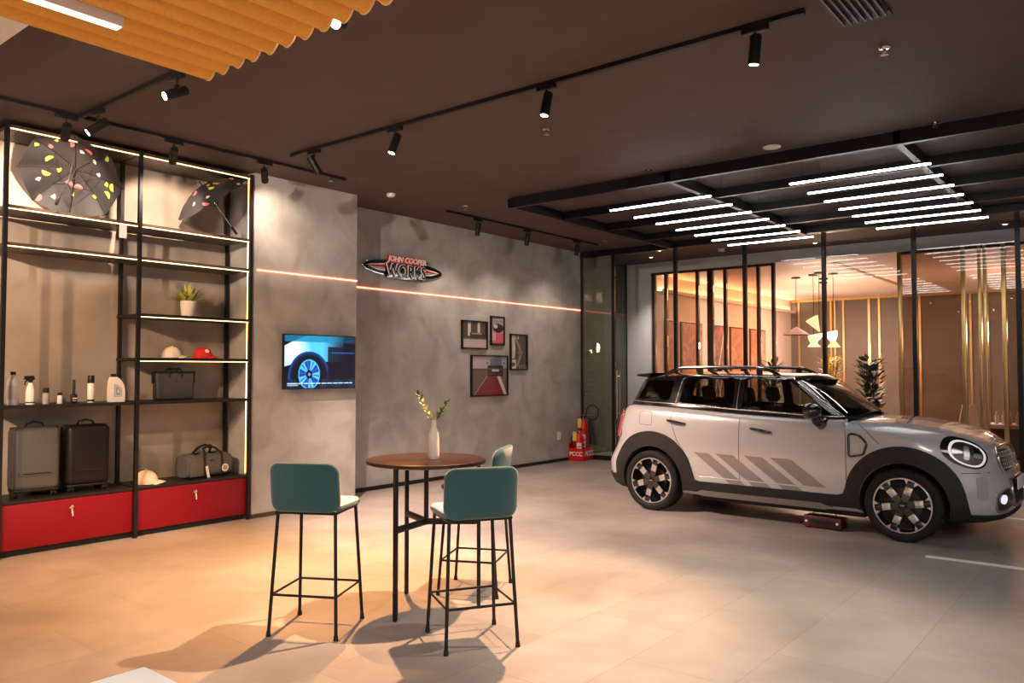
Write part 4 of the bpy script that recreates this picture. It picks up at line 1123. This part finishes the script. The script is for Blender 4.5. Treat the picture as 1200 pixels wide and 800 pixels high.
for c_ in (pr(W_S, 0, .1532, 1.5), pr(W_B, 0, -2.3, -1.45), inner(), pr(W_F, 1, -1.2, 1.2), pr(W_R, 1, -1.2, 1.2), pr(W_Q, 1, -1.2, 1.2)): boolean(top, [c_])
top.parent = car

def hit(F, O, D, tmax=1.4):
    """first point where rays O + t D enter F < 0"""
    O = np.array(O, float); D = np.array(D, float)
    if D.ndim == 1: D = np.repeat(D[None], len(O), 0)
    N = 160; ts = np.linspace(0, tmax, N); lo = np.zeros(len(O)); hi = np.full(len(O), tmax); done = np.zeros(len(O), bool)
    for a, b in zip(ts[:-1], ts[1:]):
        P = O+D*b; ins = F(P[:, 0], P[:, 1], P[:, 2]) < 0
        new = ins & ~done; lo[new] = a; hi[new] = b; done |= ins
    for _ in range(22):
        m = (lo+hi)/2; P = O+D*m[:, None]; ins = F(P[:, 0], P[:, 1], P[:, 2]) < 0
        hi = np.where(ins, m, hi); lo = np.where(ins, lo, m)
    return O+D*hi[:, None]
def tri2d(poly, holes, res):
    vs = [Vector(p) for p in poly]; ed = [(i, (i+1) % len(poly)) for i in range(len(poly))]
    for h in holes:
        b = len(vs); vs += [Vector(p) for p in h]; ed += [(b+i, b+(i+1) % len(h)) for i in range(len(h))]
    xs = [p[0] for p in poly]; ys = [p[1] for p in poly]
    def inside(p, q):
        c = False; n = len(q); j = n-1
        for i in range(n):
            if (q[i][1] > p[1]) != (q[j][1] > p[1]) and p[0] < (q[j][0]-q[i][0])*(p[1]-q[i][1])/(q[j][1]-q[i][1])+q[i][0]: c = not c
            j = i
        return c
    def dmin(p, q):
        return min((Vector(p)-geometry.intersect_point_line(Vector(p), Vector(q[i]), Vector(q[(i+1) % len(q)]))[0].to_2d()).length if 0 <= geometry.intersect_point_line(Vector(p), Vector(q[i]), Vector(q[(i+1) % len(q)]))[1] <= 1 else (Vector(p)-Vector(q[i])).length for i in range(len(q)))
    x = min(xs)+res/2
    while x < max(xs):
        y = min(ys)+res/2
        while y < max(ys):
            p = (x, y)
            if inside(p, poly) and not any(inside(p, h) for h in holes) and dmin(p, poly) > res*.4 and all(dmin(p, h) > res*.4 for h in holes): vs.append(Vector(p))
            y += res
        x += res
    r = geometry.delaunay_2d_cdt(vs, ed, [], 0, 1e-5)
    V = [tuple(v) for v in r[0]]; T_ = []
    for f in r[2]:
        c = (sum(V[i][0] for i in f)/3, sum(V[i][1] for i in f)/3)
        if inside(c, poly) and not any(inside(c, h) for h in holes): T_.append(list(f))
    return V, T_
def plate(a, poly, holes, res, F, O_of, D, off, th, m, D_of=None):
    """a plate of thickness th that lies on surface F, its outline given in 2D"""
    V, T_ = tri2d(poly, holes, res)
    O = [O_of(p) for p in V]; Dn = np.array(D, float) if D_of is None else np.array([D_of(p) for p in V])
    P = hit(F, O, Dn)
    if Dn.ndim == 1: Dn = np.repeat(Dn[None], len(P), 0)
    up = P-Dn*off; dn = up+Dn*th; n = len(V)
    fs = list(T_)
    cnt = {}
    for f in T_:
        for i in range(3):
            e = (f[i], f[(i+1) % 3]); cnt[tuple(sorted(e))] = cnt.get(tuple(sorted(e)), []) + [e]
    side = [[e[0][1], e[0][0], n+e[0][0], n+e[0][1]] for e in cnt.values() if len(e) == 1]
    a.add([tuple(p) for p in up]+[tuple(p) for p in dn], fs+side, m)
SIDES = ((-1, 'right'), (1, 'left'))
def side_plate(name, poly, m, off=.004, th=.01, holes=(), res=.06, F=F_body, parent=car, sides=(-1, 1), smooth=40):
    out = []
    for s in sides:
        a = MB(); plate(a, poly, list(holes), res, F, lambda p: (p[0], s*1.25, p[1]), (0, -s, 0), off, th, m); out.append(a.build(name, parent, smooth=smooth))
    return out
def side_line(name, pts, w, m, off=.0015, F=F_body, close=False, sides=(-1, 1), r=None, parent=car):
    """thin seam or trim that follows the body side"""
    dense = []
    P = list(pts)+([pts[0]] if close else [])
    for i in range(len(P)-1):
        a_, b_ = Vector(P[i]), Vector(P[i+1]); n = max(1, int((b_-a_).length/.04))
        for k in range(n): dense.append(tuple(a_.lerp(b_, k/n)))
    if not close: dense.append(tuple(P[-1]))
    for s in sides:
        Q = hit(F, [(x, s*1.25, z) for x, z in dense], (0, -s, 0)); Q[:, 1] += s*off
        a = MB(); a.tube([tuple(q) for q in Q], r or w/2, m, 8, closed=close); a.build(name, parent, smooth=60)
# glass
for nm, poly in (('front_door_glass', W_F), ('rear_door_glass', W_R), ('quarter_glass', W_Q)):
    side_plate(nm, poly, M['car_glass'], off=-.012, th=.003, F=F_green, res=.12)
def xplate(name, poly, m, sgn, off, th, F, res=.06, parent=car, holes=(), x0=2.6):
    a = MB(); plate(a, poly, list(holes), res, F, lambda p: (sgn*x0, p[0], p[1]), (-sgn, 0, 0), off, th, m); return a.build(name, parent, smooth=40)
def windhit(p): return (2.0, p[0], p[1])
a = MB(); plate(a, W_S, [], .1, F_green, lambda p: (1.5, p[0], p[1]), (-1, 0, 0), -.012, .003, glass('windscreen_glass', (.12, .15, .145), 1.6)); a.build('windscreen', car)
a = MB(); plate(a, W_B, [], .1, F_green, lambda p: (-2.4, p[0], p[1]), (1, 0, 0), -.012, .003, M['car_glass']); a.build('rear_window', car)
# chrome around the window line, waist strip
side_line('window_trim', [(-1.70, 1.245), (-1.05, 1.222), (-.3, 1.178), (.4, 1.148), (.76, 1.138)], .016, M['chrome'], F=F_green, off=.002)
side_line('door_frame_trim', [(-.335, 1.185), (-.335, 1.545), (.215, 1.530), (.755, 1.145)], .012, M['chrome'], F=F_green, off=.001)
side_line('door_frame_trim', [(-1.075, 1.235), (-1.03, 1.505), (-.96, 1.540), (-.36, 1.548)], .012, M['chrome'], F=F_green, off=.001)
# roof rails
def Rf(x, y, z): return F_green(x, y, z)
for s in (-1, 1):
    a = MB(); pts = []
    for k in range(25):
        x = -1.30+1.38*k/24; e = min(1, min(k, 24-k)/4); pts.append((x, s*(.585+.0*e), 1.562-(.031 if x > -.7 else .047)*(x+.7)**2+.075*math.sin(e*PI/2)))
    a.tube(pts, .017, M['black_gloss'], 10, sx=1.2); a.build('roof_rail', car, smooth=60)
    a = MB(); a.tube([(p[0], p[1]+s*.018, p[2]+.006) for p in pts[3:-3]], .006, M['chrome'], 6)
    for x in (-.85, -.15): a.box((x-.03, s*.585-.014, 1.53), (x+.03, s*.585+.014, 1.622-.031*(x+.7)**2), M['black_gloss'])
    a.build('rail_trim', car)
# spoiler over the rear window
a = MB(); a.prism([(-1.50, 1.572), (-1.70, 1.556), (-1.715, 1.535), (-1.55, 1.515)], 1, -.55, .55, M['black_gloss']); a.build('roof_spoiler', car)
# cladding: arches and sill in one dark band each side
def arc(cx, cz, r, a0, a1, n): return [(cx+r*math.cos(R_(a0+(a1-a0)*k/n)), cz+r*math.sin(R_(a0+(a1-a0)*k/n))) for k in range(n+1)]
sill_t, sill_b = .382, .262
clad = []
clad += [(1.87, .235)]
clad += arc(AX, .37, .535, -10, 172, 30)          # front arch outer, nose side to sill side
clad = [(1.84, .225), (1.875, .30)]+arc(AX, .37, .52, 12, 170, 28)+[(.80, .40), (.74, sill_t)]
clad += [(-.74, sill_t), (-.80, .40)]+arc(-AX, .38, .525, 12, 165, 28)+[(-1.862, .32), (-1.83, .235)]
inner_r = arc(-AX, WR+.005, .39, 196, -14, 32); inner_f = arc(AX, WR+.005, .39, 194, -16, 32)
clad += inner_r+[(-.92, sill_b-.0)]+[(.92, sill_b)]+inner_f
side_plate('arch_cladding', clad, M['plastic'], off=.020, th=.045, res=.06)
# pale sill step
side_plate('side_sill', rnd_poly([(-.80, .245), (-.72, .285), (.58, .285), (.70, .245), (.60, .216), (-.70, .216)], .02), M['silver'] if False else mat('sill_silver', (.42, .41, .40), .35, .6), off=.038, th=.06, res=.1)
# seams
seam = M['black_matte']
side_line('door_seam', [(-.262, 1.17), (-.262, .37)], .007, seam, off=-.0015)
side_line('door_seam', [(.80, 1.10), (.835, .95), (.835, .37)], .007, seam, off=-.0015)
side_line('door_seam', [(-1.045, 1.19), (-1.09, 1.05), (-1.00, .82), (-.86, .62), (-.80, .40)], .007, seam, off=-.0015)
side_line('hood_seam', [(.90, 1.085), (1.02, 1.02), (1.14, .90)], .007, seam, off=-.0015)
side_line('bumper_seam', [(1.80, .665), (1.93, .668), (2.0, .672)], .007, seam, off=-.0015)
side_line('body_crease', [(-.74, .435), (.78, .425)], .012, M['paint'], off=-.003)
side_line('fuel_flap_seam', rnd_poly([(-1.50, 1.13), (-1.34, 1.12), (-1.33, .97), (-1.50, .98)], .03), .005, seam, close=True, off=-.001, sides=(-1,))
# darker slanted stripes low on the doors
M['decal'] = mat('grey_stripe_decal', (.20, .192, .188), .3, .1, Coat_Weight=1.0, Coat_Roughness=.05)
for x0, w in ((-.79, .18), (-.53, .20), (-.205, .20), (.075, .22)):
    ln = .37
    p = [(x0, .700), (x0+w, .697), (x0+w+ln*.93, .440), (x0+ln*.93, .442)]
    side_plate('stripe_decal', p, M['decal'], off=.0035, th=.003, res=.05)
    p = [(x0+ln*.97, .427), (x0+w+ln*.97, .426), (x0+w+ln*1.14, .372), (x0+ln*1.14, .373)]
    if x0 < .07: side_plate('stripe_decal', p, M['decal'], off=.0035, th=.003, res=.05)
# door handles
for s in (-1, 1):
    for hx, hz in ((-1.01, 1.02), (-.02, .975)):
        q = hit(F_body, [(hx, s*1.25, hz)], (0, -s, 0))[0]
        h = MB(); h.tube([(hx-.115, q[1]+s*.006, hz+.018), (hx-.09, q[1]+s*.034, hz+.015), (hx, q[1]+s*.040, hz+.004), (hx+.09, q[1]+s*.034, hz-.012), (hx+.115, q[1]+s*.006, hz-.016)], [.010, .014, .016, .014, .010], M['black_gloss'], 10)
        h.tube([(hx-.10, q[1]+s*.036, hz+.026), (hx+.09, q[1]+s*.040, hz-.002)], .004, M['chrome'], 6); h.build('door_handle', car, smooth=60)
# side scuttle
for s in (-1, 1):
    pts = rnd_poly([(.862, .985), (.955, .98), (1.035, .90), (1.0, .79), (.866, .765)], .03)
    Q = hit(F_body, [(x, s*1.25, z) for x, z in pts], (0, -s, 0)); Q[:, 1] += s*.006
    a = MB(); a.tube([tuple(q) for q in Q], .012, M['black_gloss'], 8, closed=True); sc_ = a.build('side_scuttle', car, smooth=60)
    a = MB(); plate(a, rnd_poly([(.868, .79), (.995, .808), (.99, .775), (.87, .760)], .01), [], .1, F_body, lambda p: (p[0], s*1.25, p[1]), (0, -s, 0), .014, .01, M['chrome']); a.build('scuttle_badge', sc_)
# door mirrors
for s in (-1, 1):
    t_ = MB()
    t_.ball((0, 0, 0), 1, M['black_gloss'], (.105, .115, .082), u=28, v=18)
    for v in t_.bm.verts:
        if v.co.x < -.045: v.co.x = -.045-(v.co.x+.045)*.05
    for v in t_.bm.verts: v.co = Vector((v.co.x+.56, s*(1.0+v.co.y*s*s), v.co.z+1.20)) if False else Vector((v.co.x+.545, s*1.00+v.co.y, v.co.z+1.20))
    mo = t_.build('door_mirror', car, smooth=60)
    a = MB(); a.ball((.50, s*1.0, 1.20), 1, M['chrome'], (.004, .095, .062)); a.build('mirror_glass', mo)
    a = MB(); a.tube([(.60, s*.80, 1.08), (.60, s*.88, 1.06), (.575, s*.96, 1.10), (.565, s*.98, 1.16)], [.055, .05, .038, .035], M['black_gloss'], 12); a.build('mirror_arm', mo, smooth=60)
# head lamps : ellipses on the front corner
def corner_plate(name, c2, az, ry, rz, m, off, th, res=.04, hole=None, tilt=0, parent=car, sides=(-1, 1), F=F_body, power=2.0):
    """an ellipse seen along azimuth az (0 = from the front, 90 = from the side)"""
    out = []
    for s in sides:
        d = Vector((math.cos(R_(az)), s*math.sin(R_(az)), 0)); e = Vector((-math.sin(R_(az)), s*math.cos(R_(az)), 0))   # e points to the outside/back
        def el(ry_, rz_, n=44):
            o_ = []
            for k in range(n):
                an = 2*PI*k/n; c, q = math.cos(an), math.sin(an)
                kx = abs(c)**(2/power)*(1 if c >= 0 else -1); kz = abs(q)**(2/power)*(1 if q >= 0 else -1)
                u, v = kx*ry_, kz*rz_
                o_.append((u*math.cos(tilt)-v*math.sin(tilt), u*math.sin(tilt)+v*math.cos(tilt)))
            return o_
        O_of = lambda p: tuple(Vector((c2[0], s*c2[1], c2[2]))+e*p[0]+Vector((0, 0, p[1]))+d*.6)
        a = MB(); plate(a, el(ry, rz), [el(ry*hole, rz*hole)] if hole else [], res, F, O_of, tuple(-d), off, th, m); out.append(a.build(name, parent, smooth=40))
    return out
HL = (1.83, .70, .850)
hl = corner_plate('headlight', HL, 55, .215, .126, M['black_gloss'], .010, .02, tilt=R_(20), power=2.3)
ringm = mat('light_ring', (.9, .9, .9), .25, emit=(1, .97, .95), es=.25)
lensm = mat('headlight_bowl', (.16, .15, .15), .12, .8)
for s, h in zip((-1, 1), hl):
    corner_plate('light_ring', (1.845, .690, .843), 55, .172, .106, ringm, .016, .008, tilt=R_(20), hole=.87, parent=h, sides=(s,), power=2.3)
    corner_plate('reflector', (1.845, .690, .843), 55, .146, .090, lensm, .014, .006, tilt=R_(20), parent=h, sides=(s,), power=2.3)
    corner_plate('lamp_block', (1.835, .700, .85), 55, .026, .062, M['silver'], .022, .01, tilt=R_(8), parent=h, sides=(s,), power=5)
    corner_plate('lamp_lens', (1.90, .625, .875), 50, .036, .022, M['chrome'], .022, .01, tilt=R_(12), parent=h, sides=(s,), power=4)
    corner_plate('lamp_lens', (1.90, .625, .82), 50, .040, .020, M['chrome'], .022, .01, tilt=R_(12), parent=h, sides=(s,), power=4)
# bumper side panel and fog lamp opening
M['paint_dim'] = mat('satin_grey_trim', (.32, .315, .31), .4, .1)
corner_plate('bumper_panel', (1.93, .64, .53), 42, .055, .095, M['paint_dim'], .005, .008, tilt=R_(4), power=6)
fg = corner_plate('fog_lamp_housing', (2.02, .42, .42), 18, .13, .085, M['black_gloss'], .006, .01, tilt=R_(-12), power=3.2)
for s, h in zip((-1, 1), fg):
    corner_plate('fog_lamp_bezel', (2.02, .42, .42), 18, .145, .10, M['silver'], .012, .012, tilt=R_(-12), power=3.2, hole=.9, parent=h, sides=(s,))
    corner_plate('fog_lamp', (2.01, .47, .43), 18, .042, .042, mat('fog_glass_%s' % ('r' if s < 0 else 'l'), (.8, .8, .85), .15, emit=(.85, .9, 1), es=.5), .02, .01, parent=h, sides=(s,))
# grille
GR = rnd_poly([(-.44, .80), (-.36, .885), (.36, .885), (.44, .80), (.38, .665), (-.38, .665)], .05)
g = xplate('front_grille', GR, M['black_gloss'], 1, .012, .02, F_body)
a = MB(); 
def on_front(y, z, off): 
    q = hit(F_body, [(2.6, y, z)], (-1, 0, 0))[0]; return (q[0]+off, y, z)
for z in (.70, .735, .77, .805, .84): a.tube([on_front(-.40+.8*k/16, z, .016) for k in range(17)], .0035, M['chrome'], 6)
for k in range(-7, 8): a.tube([on_front(k*.052, z, .020) for z in (.69, .74, .79, .85)], .0022, M['chrome'], 5)
a.build('grille_bars', g)
a = MB(); pts = [on_front(y, z, .014) for y, z in GR]; a.tube(pts, .012, M['chrome'], 8, closed=True); a.build('grille_surround', g, smooth=60)
a = MB(); pts = rnd_poly([(-.30, .60), (.30, .60), (.36, .50), (.26, .35), (-.26, .35), (-.36, .50)], .04)
lg = xplate('lower_grille', pts, M['black_matte'], 1, .006, .02, F_body)
a = MB(); a.tube([on_front(y, z, .012) for y, z in pts], .012, M['silver'], 8, closed=True); a.build('lower_grille_trim', lg, smooth=60)
a.bm if False else None
a = MB(); q = on_front(0, .56, .03); a.box((q[0]-.006, -.26, .50), (q[0]+.006, .26, .615), M['white_plastic'], bevel=.003); pl = a.build('number_plate', car)
a = MB(); a.box((q[0]-.06, -.22, .52), (q[0]-.006, .22, .59), M['black']); a.build('plate_bracket', pl)
# emblem: a round badge with wings
a = MB(); q = on_front(0, .935, .004)
Mx = Matrix.Translation((q[0]-.002, 0, .945)) @ Matrix.Rotation(R_(52), 4, 'Y')
a.lathe([(0, .010), (.032, .010), (.036, .005), (.036, -.01)], M['chrome'], M=Mx, n=24)
for s in (-1, 1):
    for k in range(3): a.box((-.020+k*.013, s*.036, .0), (-.012+k*.013, s*(.095-k*.012), .008), M['chrome'], M=Mx)
a.lathe([(0, .0115), (.024, .0115)], M['black_gloss'], M=Mx, n=20); a.build('bonnet_badge', car)
# dark lip under the front and rear bumpers
def lip(name, z0, z1, a0, a1, m, off=.02, rear=False):
    a = MB(); nu, nv = 48, 4; O = []; D = []
    for j in range(nv+1):
        for i in range(nu+1):
            an = R_(a0+(a1-a0)*i/nu); d = np.array([math.cos(an)*(-1 if rear else 1), math.sin(an), 0]); c = np.array([(-1.3 if rear else 1.3), 0, z0+(z1-z0)*j/nv+(.05*abs(math.sin(an))**6 if z1 > .26 and j == nv else 0)])
            O.append(c+d*1.3); D.append(-d)
    P = hit(F_body, O, np.array(D)); D = np.array(D); up = P-D*off; dn = P+D*.02; n = len(P); W = nu+1
    fs = [[j*W+i, j*W+i+1, (j+1)*W+i+1, (j+1)*W+i] for j in range(nv) for i in range(nu)]
    fs += [[(nv)*W+i, nv*W+i+1, n+nv*W+i+1, n+nv*W+i] for i in range(nu)]+[[i, i+1, n+i+1, n+i] for i in range(nu)]
    a.add([tuple(p) for p in up]+[tuple(p) for p in dn], fs, m); return a.build(name, car)
lip('front_lip', .215, .285, -62, 62, M['plastic'], .024)
lip('rear_lip', .215, .36, -62, 62, M['plastic'], .02, True)
# tail lamps and rear plate
tl = mat('tail_lamp_red', (.45, .01, .02), .12, emit=(1, .05, .06), es=.12)
for s in (-1, 1):
    a = MB(); d = Vector((-math.cos(R_(48)), s*math.sin(R_(48)), 0)); e = Vector((math.sin(R_(48)), s*math.cos(R_(48)), 0))
    pts = rnd_poly([(-.085, -.16), (.07, -.165), (.10, .12), (.03, .165), (-.07, .14)], .04)
    plate(a, pts, [], .05, F_body, lambda p: tuple(Vector((-1.86, s*.70, .98))+e*p[0]+Vector((0, 0, p[1]))+d*.6), tuple(-d), .022, .03, tl); o = a.build('tail_lamp', car)
    a = MB(); P = hit(F_body, [tuple(Vector((-1.86, s*.70, .98))+e*p[0]+Vector((0, 0, p[1]))+d*.6) for p in pts], tuple(-d)); P = P+np.array(d)*.018
    a.tube([tuple(p) for p in P], .009, M['chrome'], 8, closed=True); a.build('lamp_surround', o, smooth=60)
a = MB(); a.box((-2.08, -.26, .80), (-2.02, .26, .92), M['white_plastic'], bevel=.004); a.build('rear_number_plate', car)
# wheels
def wheel(sx, s):
    t = bpy.data.objects.new('wheel', None); COL.objects.link(t); t.parent = car; t.location = (sx*AX, s*.775, WR)
    f = s   # outward direction
    RX = Matrix.Rotation(-PI/2*f, 4, 'X')       # local z -> outward y
    a = MB(); prof = [(.262, -.10), (.30, -.112), (.328, -.105), (.339, -.085), (.340, 0), (.339, .085), (.330, .103), (.31, .112), (.285, .112), (.268, .104), (.262, .095)]
    a.lathe(prof, M['rubber'], M=RX, n=72)
    for r_ in (.30, .318): a.lathe([(r_-.002, .1125), (r_, .1145), (r_+.002, .1125)], M['rubber'], M=RX, n=72)
    a.build('tyre', t, smooth=50)
    a = MB(); a.lathe([(.262, -.10), (.245, -.09), (.235, .0), (.240, .085), (.250, .100), (.262, .100)], M['black_gloss'], M=RX, n=64); a.lathe([(0, -.02), (.235, -.02)], M['black_matte'], M=RX, n=40)
    a.lathe([(.245, .1005), (.247, .104), (.256, .104), (.262, .098)], M['silver'], M=RX, n=72)
    a.build('rim', t, smooth=40)
    a = MB(); a.lathe([(.04, .02), (.155, .02), (.155, .0), (.04, .0)], mat('brake_disc', (.06, .055, .05), .4, .9) if 'brake_disc' not in bpy.data.materials else bpy.data.materials['brake_disc'], M=RX, n=48); a.build('brake_disc', t)
    rot0 = R_(10)
    for k in range(6):
        Q = RX @ Matrix.Rotation(rot0*f*-1+PI/3*k+ (0 if sx > 0 else R_(6)), 4, 'Z')
        a = MB()
        a.prism([(.03, -.030), (.12, -.036), (.20, -.034), (.244, -.050), (.244, .050), (.20, .034), (.12, .036), (.03, .030)], 2, .045, .088, M['black_gloss'], M=Q)
        a.box((.108, -.032, .085), (.182, .032, .0965), M['silver'], M=Q, bevel=.003)
        for q in (-1, 1): a.prism([(.205, q*.034), (.247, q*.030), (.247, q*.066), (.240, q*.064)] , 2, .07, .099, M['silver'], M=Q)
        a.box((.188, -.028, .086), (.246, .028, .095), M['black_gloss'], M=Q, bevel=.003)
        a.build('spoke', t, smooth=30)
    a = MB(); a.lathe([(0, .100), (.028, .098), (.034, .088), (.060, .080), (.075, .06), (.075, .04)], M['black_gloss'], M=RX, n=32)
    for k in range(5): an = 2*PI*k/5; a.cyl(RX @ Vector((.052*math.cos(an), .052*math.sin(an), .06)), RX @ Vector((.052*math.cos(an), .052*math.sin(an), .087)), .008, M['chrome'], n=8)
    a.box((-.016, -.003, .099), (.016, .003, .1015), M['silver'], M=RX); a.build('hub_cap', t)
for sx in (-1, 1):
    for s in (-1, 1): wheel(sx, s)
# cabin
M['seat'] = mat('dark_seat_leather', (.035, .04, .038), .55)
def seat(x, y, w=.25, bench=False):
    t = bpy.data.objects.new('rear_seat' if bench else 'front_seat', None); COL.objects.link(t); t.parent = car; t.location = (x, y, .45)
    a = MB(); a.box((-.25, -w, .02), (.25, w, .20), M['seat'], bevel=.06, seg=3); a.build('seat_cushion', t, smooth=60)
    a = MB(); a.box((-.06, -w, .12), (.06, w, .76), M['seat'], bevel=.055, seg=3, M=Matrix.Translation((-.24, 0, 0)) @ Matrix.Rotation(R_(-14), 4, 'Y')); a.build('backrest', t, smooth=60)
    for hy in ([0] if not bench else [-.38, .38]):
        a = MB(); a.box((-.05, hy-.125, .80), (.05, hy+.125, .98), M['seat'], bevel=.045, seg=3, M=Matrix.Translation((-.22, 0, 0)) @ Matrix.Rotation(R_(-12), 4, 'Y'))
        for q in (-.05, .05): a.cyl((-.40, hy+q, .74), (-.41, hy+q, .84), .006, M['chrome'], n=6)
        a.build('headrest', t, smooth=60)
seat(.02, -.36); seat(.02, .36); seat(-.82, 0, .62, True)
a = MB(); a.prism([(.50, .78), (.50, .98), (.62, 1.07), (.86, 1.085), (.88, .6), (.6, .6)], 1, -.71, .71, M['black_matte']); a.build('dashboard', car, smooth=60)
a = MB(); C0 = Vector((.36, .36, 1.0)); ax = Vector((-.85, 0, .52)).normalized(); e1 = Vector((0, 1, 0)); e2 = ax.cross(e1)
a.tube([C0+(e1*math.cos(2*PI*k/28)+e2*math.sin(2*PI*k/28))*.185 for k in range(28)], .014, M['black'], 8, closed=True)
for an in (0, PI, -PI/2): a.tube([C0, C0+(e1*math.cos(an)+e2*math.sin(an))*.18], .014, M['black'], 6)
a.tube([C0, C0-ax*.2], .03, M['black'], 8); a.build('steering_wheel', car, smooth=60)
a = MB(); a.box((.22, -.10, 1.44), (.25, .10, 1.50), M['black'], bevel=.01); a.cyl((.25, 0, 1.48), (.32, 0, 1.54), .008, M['black'], n=6); a.build('rear_view_mirror', car)
for s in (-1, 1):
    a = MB(); P = hit(F_green, [(1.5, y, z) for y, z in ((-.1+s*.3-.3, 1.128), (-.1+s*.3-.1, 1.14), (-.1+s*.3+.22, 1.150))], (-1, 0, 0)); P[:, 0] += .012
    a.tube([tuple(p) for p in P], .007, M['black'], 6); a.build('wiper', car)
# underfloor
a = MB(); a.box((-.93, -.64, .15), (.93, .64, .24), M['black_matte']); a.build('underfloor', car, smooth=0)
# ------------------------------------------------------------------ fill lamps added outside the frame and in the lounge
def pt(name, loc, e, col, r=.1):
    ld = bpy.data.lights.new(name, 'POINT'); ld.energy = e; ld.color = col; ld.shadow_soft_size = r
    o = bpy.data.objects.new(name, ld); COL.objects.link(o); o.location = loc; return o
def area(name, loc, sx, sy, e, col, rot=(0, 0, 0)):
    ld = bpy.data.lights.new(name, 'AREA'); ld.shape = 'RECTANGLE'; ld.size = sx; ld.size_y = sy; ld.energy = e; ld.color = col
    o = bpy.data.objects.new(name, ld); COL.objects.link(o); o.location = loc; o.rotation_euler = rot; return o
# unseen fill panels added behind and beside the camera
area('added_fill_panel', (1.5, -1.5, 3.72), 2.5, 2.5, 260, (1, .89, .83))
area('added_fill_panel', (3.2, 4.5, 3.72), 1.5, 3.5, 80, (1, .96, .93))
# unseen track and spots, added behind the camera as fill for shelf, wall and tables
track((-5.2, -1.2), (-2.2, -1.2), 'unseen lighting track added behind the camera for fill spotlights')
for x, tg, p_, c_ in ((-4.9, (-8.1, 2.9, 1.0), 650, (1, .64, .38)), (-3.9, (-8.1, 4.2, 1.3), 600, (1, .66, .42)), (-2.9, (-8.0, 6.6, 1.9), 950, (1, .87, .79)), (-1.9, (-3.9, 3.9, 1.0), 260, (1, .82, .70)), (-2.3, (-2.85, 1.3, .45), 520, (1, .93, .88))):
    spotlight(x, -1.2, tg, 'fill spotlight added on the unseen track behind the camera', 'x', p_, c_, 60 if p_ != 520 else 22, .9, z=CZ-.02)
# fill lights added to brighten the lounge, no fixture of their own
for loc in ((-5.4, 17.6, 2.2), (-6.6, 19.8, 2.2), (-1.5, 18.2, 2.4)): pt('lounge_fill_point', loc, 105, (1, .62, .44), .15)
area('lounge_fill_area', (-5.8, 18.5, 3.5), 2.0, 4.0, 125, (1, .62, .47))
# corridor downlights
for x in (-7.42, -4.41, -1.65):
    ld = bpy.data.lights.new('downlight_beam', 'SPOT'); ld.energy = 230; ld.color = (1, .85, .8); ld.spot_size = R_(100); ld.spot_blend = 1; ld.shadow_soft_size = .05
    o = bpy.data.objects.new('downlight_beam', ld); COL.objects.link(o); o.location = (x, 13.5, 3.73)
w = bpy.data.worlds.new('world'); bpy.context.scene.world = w; w.use_nodes = True
w.node_tree.nodes['Background'].inputs[0].default_value = (.02, .018, .02, 1); w.node_tree.nodes['Background'].inputs[1].default_value = .3

# ------------------------------------------------------------------ camera
cd_ = bpy.data.cameras.new('camera'); cam = bpy.data.objects.new('camera', cd_); COL.objects.link(cam)
cd_.sensor_fit = 'HORIZONTAL'; cd_.sensor_width = 36; cd_.lens = 930/1200*36; cd_.clip_end = 80; cd_.clip_start = .05
cam.location = (0, 0, 1.6)
cam.rotation_euler = (PI/2+math.atan(34/930), 0, R_(38.9))
sc = bpy.context.scene; sc.camera = cam
sc.view_settings.view_transform = 'Standard'; sc.view_settings.look = 'None'; sc.view_settings.gamma = 1; sc.view_settings.use_curve_mapping = False
sc.view_settings.exposure = 0.52
try:
    sc.cycles.use_denoising = True; sc.cycles.max_bounces = 8; sc.cycles.diffuse_bounces = 4; sc.cycles.glossy_bounces = 4; sc.cycles.transparent_max_bounces = 16
    sc.cycles.caustics_reflective = False; sc.cycles.caustics_refractive = False; sc.cycles.sample_clamp_indirect = 6
except Exception: pass
